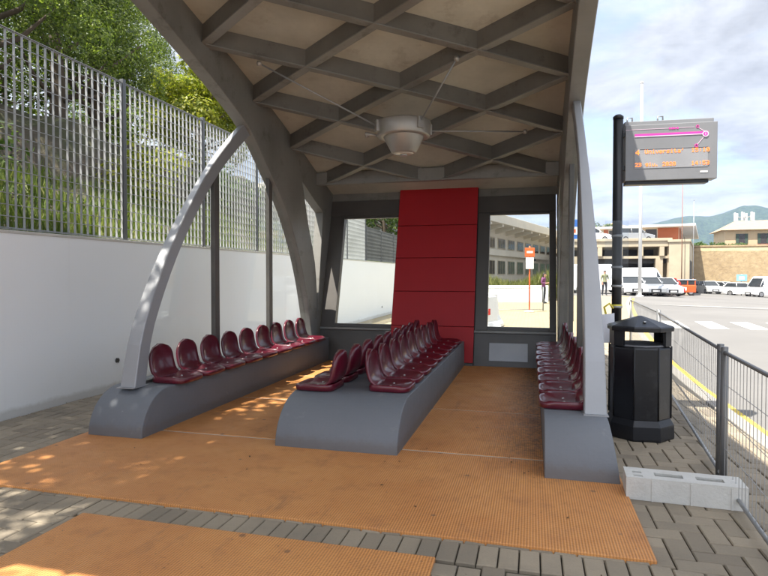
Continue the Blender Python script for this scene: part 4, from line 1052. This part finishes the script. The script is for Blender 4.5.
def low_wall():
    o = MB().box((-9, -.15, -.1), (3.15, .15, .95)).build('low_wall', M['wall'], None, bevel=.02, loc=(-2.2, 33.1, 0)); o.rotation_euler = (0, 0, R(12))
    tag(o, 'low white wall in front of the tall grass, seen through the window', 'wall')
    n = 9000; x = rng.uniform(-14, 2.2, n); y = 36 + rng.uniform(-1.5, 3, n) + x * .15; h = .7 + .9 * rng.random(n) * (1 + .4 * np.sin(x * 1.3))
    P = np.stack([x, y, .1 + h * .5], 1); Dd = np.stack([rng.normal(0, .2, n), rng.normal(0, .2, n), np.ones(n)], 1); Dd /= np.linalg.norm(Dd, axis=1)[:, None]
    U = np.cross(Dd, unit(n)); U /= np.linalg.norm(U, axis=1)[:, None]
    tag(quads_object('tall_grass', P, Dd, U, h, .06 + .05 * rng.random(n), M['drygrass']), 'yellowish tall grass behind the low white wall', 'grass', None, 'stuff')
low_wall()
def jersey(label, x, y, rz, L=1.9):
    t = thing('traffic_barrier', label, 'barrier', (x, y, 0), rz, 'white traffic barriers')
    prof = [(-.3, 0), (.3, 0), (.3, .1), (.16, .35), (.1, 1.0), (-.1, 1.0), (-.16, .35), (-.3, .1)]
    MB().prism(prof, -L / 2, L / 2, lambda p, q, s: (s, p, q)).build('barrier_body', M['white'], t, bevel=.03)
    return t
j = jersey('longer white traffic barrier on the pale paving behind the red panel', -1.3, 16.5, R(80), 2.2)
j = jersey('white traffic barrier with a red mark, nearest the window', -1.22, 14.9, R(70), 1.2)
def red_mark():
    q = MB(); X = Matrix.Translation((-.25, -.135, .52))
    for i, (a, b_, c, d) in enumerate(((0, .05, 0, .16), (.08, .2, .06, .1), (.12, .16, .0, .16), (.24, .29, 0, .16))):
        q.box((a, -.05, c), (b_, -.02, d), 0, X)
    q.build('red_mark', M['redpaint'], j)
red_mark()
def stop_sign():
    t = thing('bus_stop_sign', 'slim pole with an orange panel above a white timetable plate', 'bus stop sign', (-.1, 24.4, 0), R(6))
    MB().tube([(0, 0, 0), (0, 0, 2.75)], .03, 10).build('pole', M['orange'], t)
    MB().box((-.2, -.06, 2.3), (.2, -.03, 2.68), 0).build('orange_panel', M['orange'], t, bevel=.02)
    MB().box((-.16, -.07, 1.8), (.16, -.03, 2.27), 0).build('timetable_plate', M['white'], t, bevel=.01)
    MB().box((-.12, -.066, 2.46), (.12, -.061, 2.54)).build('pale_band', M['white'], t)
    MB().lathe([(.2, 0), (.2, .05), (.05, .08)], n=20).build('foot', M['block'], t)
stop_sign()
def road_signs():
    t = thing('road_sign', 'blue square road sign on a post, seen between the right glazing posts', 'road sign', (1.33, 20., 0), R(12))
    MB().tube([(0, 0, 0), (0, 0, 3.45)], .03, 10).build('pole', M['galv'], t)
    MB().box((-.28, -.055, 2.75), (.28, -.035, 3.4)).build('sign_plate', M['blue'], t, bevel=.006)
    MB().box((-.13, -.06, 2.9), (.13, -.056, 3.15)).build('white_symbol', M['white'], t); MB().box((-.05, -.064, 2.95), (.06, -.061, 3.08)).build('orange_symbol', M['orange'], t)
    x, y = 23.7, 74.8; t = thing('road_sign', 'pale blue sign on a short post before the castle wall', 'road sign', (x, y, gz(x, y) - .1), 0)
    MB().tube([(0, 0, 0), (0, 0, 2.5)], .05, 8).build('pole', M['galv'], t)
    MB().box((-.55, -.08, 1.65), (.55, -.052, 2.45)).build('sign_plate', M['bluepale'], t, bevel=.01)
    MB().box((-.3, -.09, 1.85), (.3, -.081, 2.2)).build('white_symbol', M['white'], t)
road_signs()
def masts():
    for lab, x, y, h, r, mt in (('tall pale lamp mast rising behind the departure display', 7.65, 45, 15.5, .13, 'white'), ('slim brown flagpole before the overhanging station roof', 13.9, 60, 11.5, .05, 'pole_brown'), ('thin aerial mast right of the flagpole', 14.9, 60, 9., .035, 'galv')):
        g = gz(x, y) - .1; t = thing('mast', lab, 'mast', (x, y, g))
        MB().tube([(0, 0, 0), (0, 0, h * .5), (0, 0, h)], [r, r * .85, r * .6], 10).build('pole', M[mt], t)
        MB().lathe([(r * .8, 0), (r * .9, .1), (0, .16)], (0, 0, h), 10).build('cap', M[mt], t)
        MB().lathe([(r * 2.2, 0), (r * 2.2, .06), (r, .12)], n=12).build('foot', M[mt], t)
masts()
def car_park():
    t = thing('car_park', 'beige concrete car park deck with dark open bays', 'car park', (12.9, 61.2, 0), 0)
    X0, X1 = -9.8, .3
    MB().box((X0, 0, 4.35), (X1, 28, 5.0)).build('deck', M['concrete_beige'], t, bevel=.04)
    MB().box((X0, -.12, 4.93), (X1 + .1, .25, 5.2)).build('parapet', M['concrete_beige'], t, bevel=.02)
    MB().box((X0, .15, 3.2), (X1, 1.0, 3.45)).build('lower_beam', M['concrete_beige'], t)
    for i in range(5):
        x = -.3 - 1.92 * i
        MB().box((x - .42, -.06, 3.45), (x, .7, 4.349)).build('short_column', M['concrete_beige'], t)
        if i % 2 == 0: MB().box((x - .75, .1, -.6), (x - .1, .8, 3.2)).build('column', M['concrete_beige'], t)
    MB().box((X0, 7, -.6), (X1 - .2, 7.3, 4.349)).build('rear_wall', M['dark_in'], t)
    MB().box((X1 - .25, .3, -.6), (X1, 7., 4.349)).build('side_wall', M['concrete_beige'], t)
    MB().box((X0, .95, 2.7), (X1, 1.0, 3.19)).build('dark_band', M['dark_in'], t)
    # pier at the corner
    p = thing('stone_pier', 'tall beige pier closing the right end of the car park', 'pier', (13.15, 60.9, -.8), ROT)
    MB().box((-.2, 0, 0), (1.6, 12, 5.55)).build('pier_body', M['concrete_beige'], p, bevel=.03)
    MB().box((-.3, -.1, 5.551), (1.7, 12.1, 5.8)).build('pier_cap', M['concrete_beige'], p, bevel=.03)
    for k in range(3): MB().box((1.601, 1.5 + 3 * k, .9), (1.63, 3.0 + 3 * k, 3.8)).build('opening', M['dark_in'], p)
    # station pavilion on the deck
    s = thing('pavilion', 'orange pavilion with a wide flat white roof on the deck', 'pavilion', (14.2, 72, 4.99), ROT)
    MB().box((-6, 0, 0), (2.1, 14, 2.05)).build('wall', M['concrete_pale'], s)
    MB().box((-8.5, -1.3, 2.05), (3.8, 26, 2.3)).build('roof', M['white'], s, bevel=.04)
    for x0, x1 in ((-5.4, -3.6), (-3.4, -1.6), (-1.4, -.2)): MB().box((x0, -.03, .9), (x1, -.001, 1.9)).build('window', M['window_dark'], s)
    for x0, x1 in ((-.1, 2.05), (-6., -5.5)): MB().box((x0, -.04, .02), (x1, -.002, 2.0)).build('orange_panel', M['orangewall'], s)
    MB().box((2.101, .1, .02), (2.14, 4.5, 2.0)).build('orange_panel', M['orangewall'], s)
    MB().box((-8., -.8, .0), (-.3, -.7, .75)).build('orange_screen', M['orange'], s)
    for y in (5, 10, 16): MB().box((2.12, y, .2), (2.15, y + 2.4, 1.9)).build('window', M['window_dark'], s)
car_park()
def castle():
    o = thing('castle_wall', 'high brown stone fortress wall behind the white cars', 'fortress wall', (21.5, 94, -1.2), R(-2))
    MB().prism([(0, 0), (0, 6.3), (.4, 6.9), (4, 6.9), (4, 0)], -4, 60, lambda p, q, s: (s, p + .0 + (6.3 - min(q, 6.3)) * -.06, q)).build('wall_body', M['stone'], o)
    MB().box((-4, .25, 6.9), (60, .9, 7.15)).build('parapet', M['stone'], o, bevel=.04)
    for x in (18.7,): MB().box((x, -.55, 0), (x + .5, -.38, 6.2)).build('buttress', M['concrete_beige'], o)
    h = thing('tiled_house', 'yellowish house with a tiled roof and green shutters on the fortress', 'house', (34.0, 116, 6.1), R(-4))
    MB().box((0, 0, 0), (26, 9, 3.6)).build('wall', M['plaster'], h)
    m = MB(); m.raw([(-.7, -.7, 3.6), (26.7, -.7, 3.6), (26.7, 9.7, 3.6), (-.7, 9.7, 3.6), (2.6, 4.5, 5.6), (24, 4.5, 5.6)], [(0, 1, 5, 4), (1, 2, 5), (2, 3, 4, 5), (3, 0, 4), (3, 2, 1, 0)]); m.build('roof', M['tiles'], h)
    for x in (2.2, 5.6, 7.6, 11, 14, 18, 22):
        f = MB().box((x, -.06, 1.1), (x + .9, -.001, 2.9)).build('window', M['window_dark'], h)
        for a in (x - .5, x + .92): MB().box((a, -.1, 1.1), (a + .48, -.061, 2.9)).build('shutter', M['shutter'], f)
    MB().box((-1, -.5, .1), (26, -.2, .9)).build('flower_boxes', M['flowers'], h, bevel=.05)
    a = thing('antenna_mast', 'cluster of pale aerials standing above the tiled house roof', 'antenna', (39.6, 124, 9.0))
    MB().tube([(0, 0, 0), (0, 0, 4.6)], .12, 8).build('pole', M['galv'], a)
    for k in range(6):
        an = k * PI / 3; r_ = 1.6; x, y = r_ * math.cos(an), r_ * math.sin(an)
        MB().tube([(0, 0, 3.6 + .1 * (k % 2)), (x, y, 3.8)], .05, 6).build('arm', M['galv'], a)
        MB().box((x - .16, y - .1, 3.0), (x + .16, y + .1, 4.6)).build('aerial', M['white'], a, bevel=.03)
castle()
def hedge_on_castle():
    for lab, x, y, w in (('low bush on the fortress edge below the mountain', 26.5, 101, 2.2), ('wide green bush on the fortress beside the tiled house', 31.0, 103, 2.2)):
        tree('shrub', lab, (x, y, 5.2), crown((x, y, 5.9), (w, 1.2, .7), 26, .6, .3), 260, .3, M['leaf_mid'], .08, cat='shrub', limbs=4, group='bushes on the fortress')
    for i, (x, y, z, r) in enumerate(((9.6, 128, 9.2, 3.2), (14.5, 132, 10.0, 3.4), (22.5, 138, 8.8, 3.0), (26.5, 140, 8.4, 3.0), (4.5, 124, 8.5, 3.2))):
        lab = ['round tree on the rise beyond the car park deck', 'tree beyond the deck, next to the far small house', 'tree beyond the orange pavilion, in its roof shade', 'tree at the foot of the mountain, right of the pavilion', 'leftmost far tree, seen just right of the front blade'][i]
        tree('broadleaf_tree', lab, (x, y, z - 5), crown((x, y, z), (r, r, r * .75), 34, 1.1, .4), 60, .55, M['leaf_mid'], .25, limbs=5, group='trees beyond the car park')
    h = thing('far_house', 'small pale house with tiled roof among far trees', 'house', (17.5, 160, 8), R(-10))
    MB().box((0, 0, 0), (6, 6, 6.2)).build('wall', M['plaster'], h)
    m = MB(); m.raw([(-.4, -.4, 6.2), (6.4, -.4, 6.2), (6.4, 6.4, 6.2), (-.4, 6.4, 6.2), (3, 3, 7.6)], [(0, 1, 4), (1, 2, 4), (2, 3, 4), (3, 0, 4), (3, 2, 1, 0)]); m.build('roof', M['tiles'], h)
    for x in (1, 3.8): MB().box((x, -.06, 4.2), (x + .9, -.001, 5.6)).build('window', M['window_dark'], h)
hedge_on_castle()
def mountains():
    from mathutils import noise as N
    def ridge(name, dist, pts, depth, base, mat, nz, amp):
        xs = np.linspace(pts[0][0], pts[-1][0], 150); hs = np.interp(xs, [p[0] for p in pts], [p[1] for p in pts])
        k = np.ones(5) / 5; hs = np.convolve(np.pad(hs, 2, 'edge'), k, 'valid'); b = MB(); rows = 36; vs = []
        for j in range(rows):
            f = j / (rows - 1); s = math.sin(PI * f)
            for x, h in zip(xs, hs):
                y = dist + depth * (f - .5); q = N.fractal(Vector((x / nz, y / nz, 3.1)), .9, 2.1, 6)
                edge = 1 - abs(2 * f - 1) ** 1.4
                vs.append((x * (1 + .5 * (f - .5) * depth / dist), y, base + (h - base) * edge + amp * q * (1 - edge) * edge * 4 + amp * .12 * q))
        n = len(xs); fs = [(j * n + i, j * n + i + 1, (j + 1) * n + i + 1, (j + 1) * n + i) for j in range(rows - 1) for i in range(n - 1)]
        struct(b.raw(vs, fs, 0, True).build(name, mat))
    ridge('mountain', 2400, [(-400, 60), (-150, 120), (100, 165), (222, 172), (330, 180), (406, 186), (460, 201), (505, 212), (548, 226), (583, 225), (617, 216), (658, 219), (700, 240), (745, 258), (790, 246), (844, 226), (950, 205), (1100, 190), (1500, 120), (1900, 40)], 1500, -4, M['mountain'], 260, 60)
    ridge('hill', 520, [(-250, 12), (-60, 24), (60, 30), (120, 27), (170, 24), (230, 26), (300, 22), (420, 18), (520, 5)], 300, -4, M['hill'], 60, 12)
mountains()

# ------------------------------------------------------------------ air, sky, sun, camera
def haze():
    t = NT('haze_air'); t.n.remove(t.b); v = t.add('ShaderNodeVolumePrincipled')
    v.inputs['Color'].default_value = (.42, .58, .95, 1); v.inputs['Density'].default_value = .00011; v.inputs['Anisotropy'].default_value = .1
    t.l.new(v.outputs[0], t.out.inputs['Volume'])
    o = MB().box((-3100, -700, -6), (3100, 3300, 420)).build('haze', t.m); tag(o, kind='stuff', label='thin pale blue summer haze over the far mountains', cat='haze')
HAZE = True
if HAZE: haze()
SUN = Vector((.25, .364, -1)).normalized()
sun = bpy.data.lights.new('sun', 'SUN'); sun.energy = 3.4; sun.angle = R(.53); sun.color = (1, .94, .84)
so = bpy.data.objects.new('sun', sun); COL.objects.link(so); so.rotation_euler = SUN.to_track_quat('-Z', 'Y').to_euler(); so.location = (-10, -10, 40)
def world():
    w = bpy.data.worlds.new('World'); sc.world = w; w.use_nodes = True; n, l = w.node_tree.nodes, w.node_tree.links
    bg = n['Background']; sky = n.new('ShaderNodeTexSky'); sky.sky_type = 'NISHITA'; sky.sun_disc = False
    sky.sun_elevation = math.asin(-SUN.z); sky.sun_rotation = math.atan2(-SUN.x, -SUN.y); sky.dust_density = 2.; sky.ozone_density = 1.5
    tc = n.new('ShaderNodeTexCoord'); sp = n.new('ShaderNodeSeparateXYZ'); l.new(tc.outputs['Generated'], sp.inputs[0])
    def m(op, a, b):
        q = n.new('ShaderNodeMath'); q.operation = op
        for s, v in ((q.inputs[0], a), (q.inputs[1], b)):
            if isinstance(v, (int, float)): s.default_value = v
            else: l.new(v, s)
        return q.outputs[0]
    z = m('ADD', m('MAXIMUM', sp.outputs[2], 0.), .16); cx = n.new('ShaderNodeCombineXYZ'); l.new(m('DIVIDE', sp.outputs[0], z), cx.inputs[0]); l.new(m('DIVIDE', sp.outputs[1], z), cx.inputs[1])
    cx.inputs[2].default_value = 2.3
    def noise(sc_, det, r_):
        q = n.new('ShaderNodeTexNoise'); q.inputs['Scale'].default_value = sc_; q.inputs['Detail'].default_value = det; q.inputs['Roughness'].default_value = r_; q.inputs['Distortion'].default_value = .35
        l.new(cx.outputs[0], q.inputs['Vector']); return q.outputs['Fac']
    def ramp(f, st):
        q = n.new('ShaderNodeValToRGB'); e = q.color_ramp.elements
        while len(e) < len(st): e.new(.5)
        for i, (p, c) in enumerate(st): e[i].position = p; e[i].color = (c, c, c, 1)
        l.new(f, q.inputs[0]); return q.outputs[0]
    cov = ramp(noise(1.1, 9, .6), [(.33, .1), (.5, .97)]); shade = ramp(noise(2.3, 8, .62), [(.3, .5), (.64, 1)])
    cl = n.new('ShaderNodeMix'); cl.data_type = 'RGBA'; cl.inputs[0].default_value = 1; cl.blend_type = 'MULTIPLY'; l.new(shade, cl.inputs[6]); cl.inputs[7].default_value = (*CLOUD, 1)
    # thin cloud brightened towards the unseen sun, as added fill light
    vd = n.new('ShaderNodeVectorMath'); vd.operation = 'DOT_PRODUCT'; l.new(tc.outputs['Generated'], vd.inputs[0]); vd.inputs[1].default_value = tuple(-SUN)
    gl = m('ADD', m('MULTIPLY', m('POWER', m('MAXIMUM', vd.outputs['Value'], 0.), 1.6), 1.3), .74)
    g2 = n.new('ShaderNodeVectorMath'); g2.operation = 'SCALE'; l.new(cl.outputs[2], g2.inputs[0]); l.new(gl, g2.inputs['Scale'])
    mx = n.new('ShaderNodeMix'); mx.data_type = 'RGBA'; l.new(cov, mx.inputs[0]); l.new(sky.outputs[0], mx.inputs[6]); l.new(g2.outputs[0], mx.inputs[7])
    l.new(mx.outputs[2], bg.inputs[0]); bg.inputs[1].default_value = .1
CLOUD = (3.6, 3.68, 3.8)
world()
cd = bpy.data.cameras.new('camera'); cam = bpy.data.objects.new('camera', cd); COL.objects.link(cam); sc.camera = cam
F = 568.; yaw = math.atan(148 / F); pitch = math.atan(13 / F)
cd.sensor_width = 36; cd.lens = 36 * F / 768; cd.clip_end = 8000; cd.clip_start = .05
cam.location = (0, 0, 1.55); cam.rotation_euler = (PI / 2 - pitch, 0, yaw)
vs = sc.view_settings; vs.view_transform = 'Standard'; vs.look = 'None'; vs.gamma = 1; vs.use_curve_mapping = False; vs.exposure = 1.98
sc.cycles.max_bounces = 10; sc.cycles.diffuse_bounces = 6; sc.cycles.transparent_max_bounces = 24; sc.cycles.volume_bounces = 1
sc.cycles.use_denoising = True; sc.cycles.sample_clamp_indirect = 8
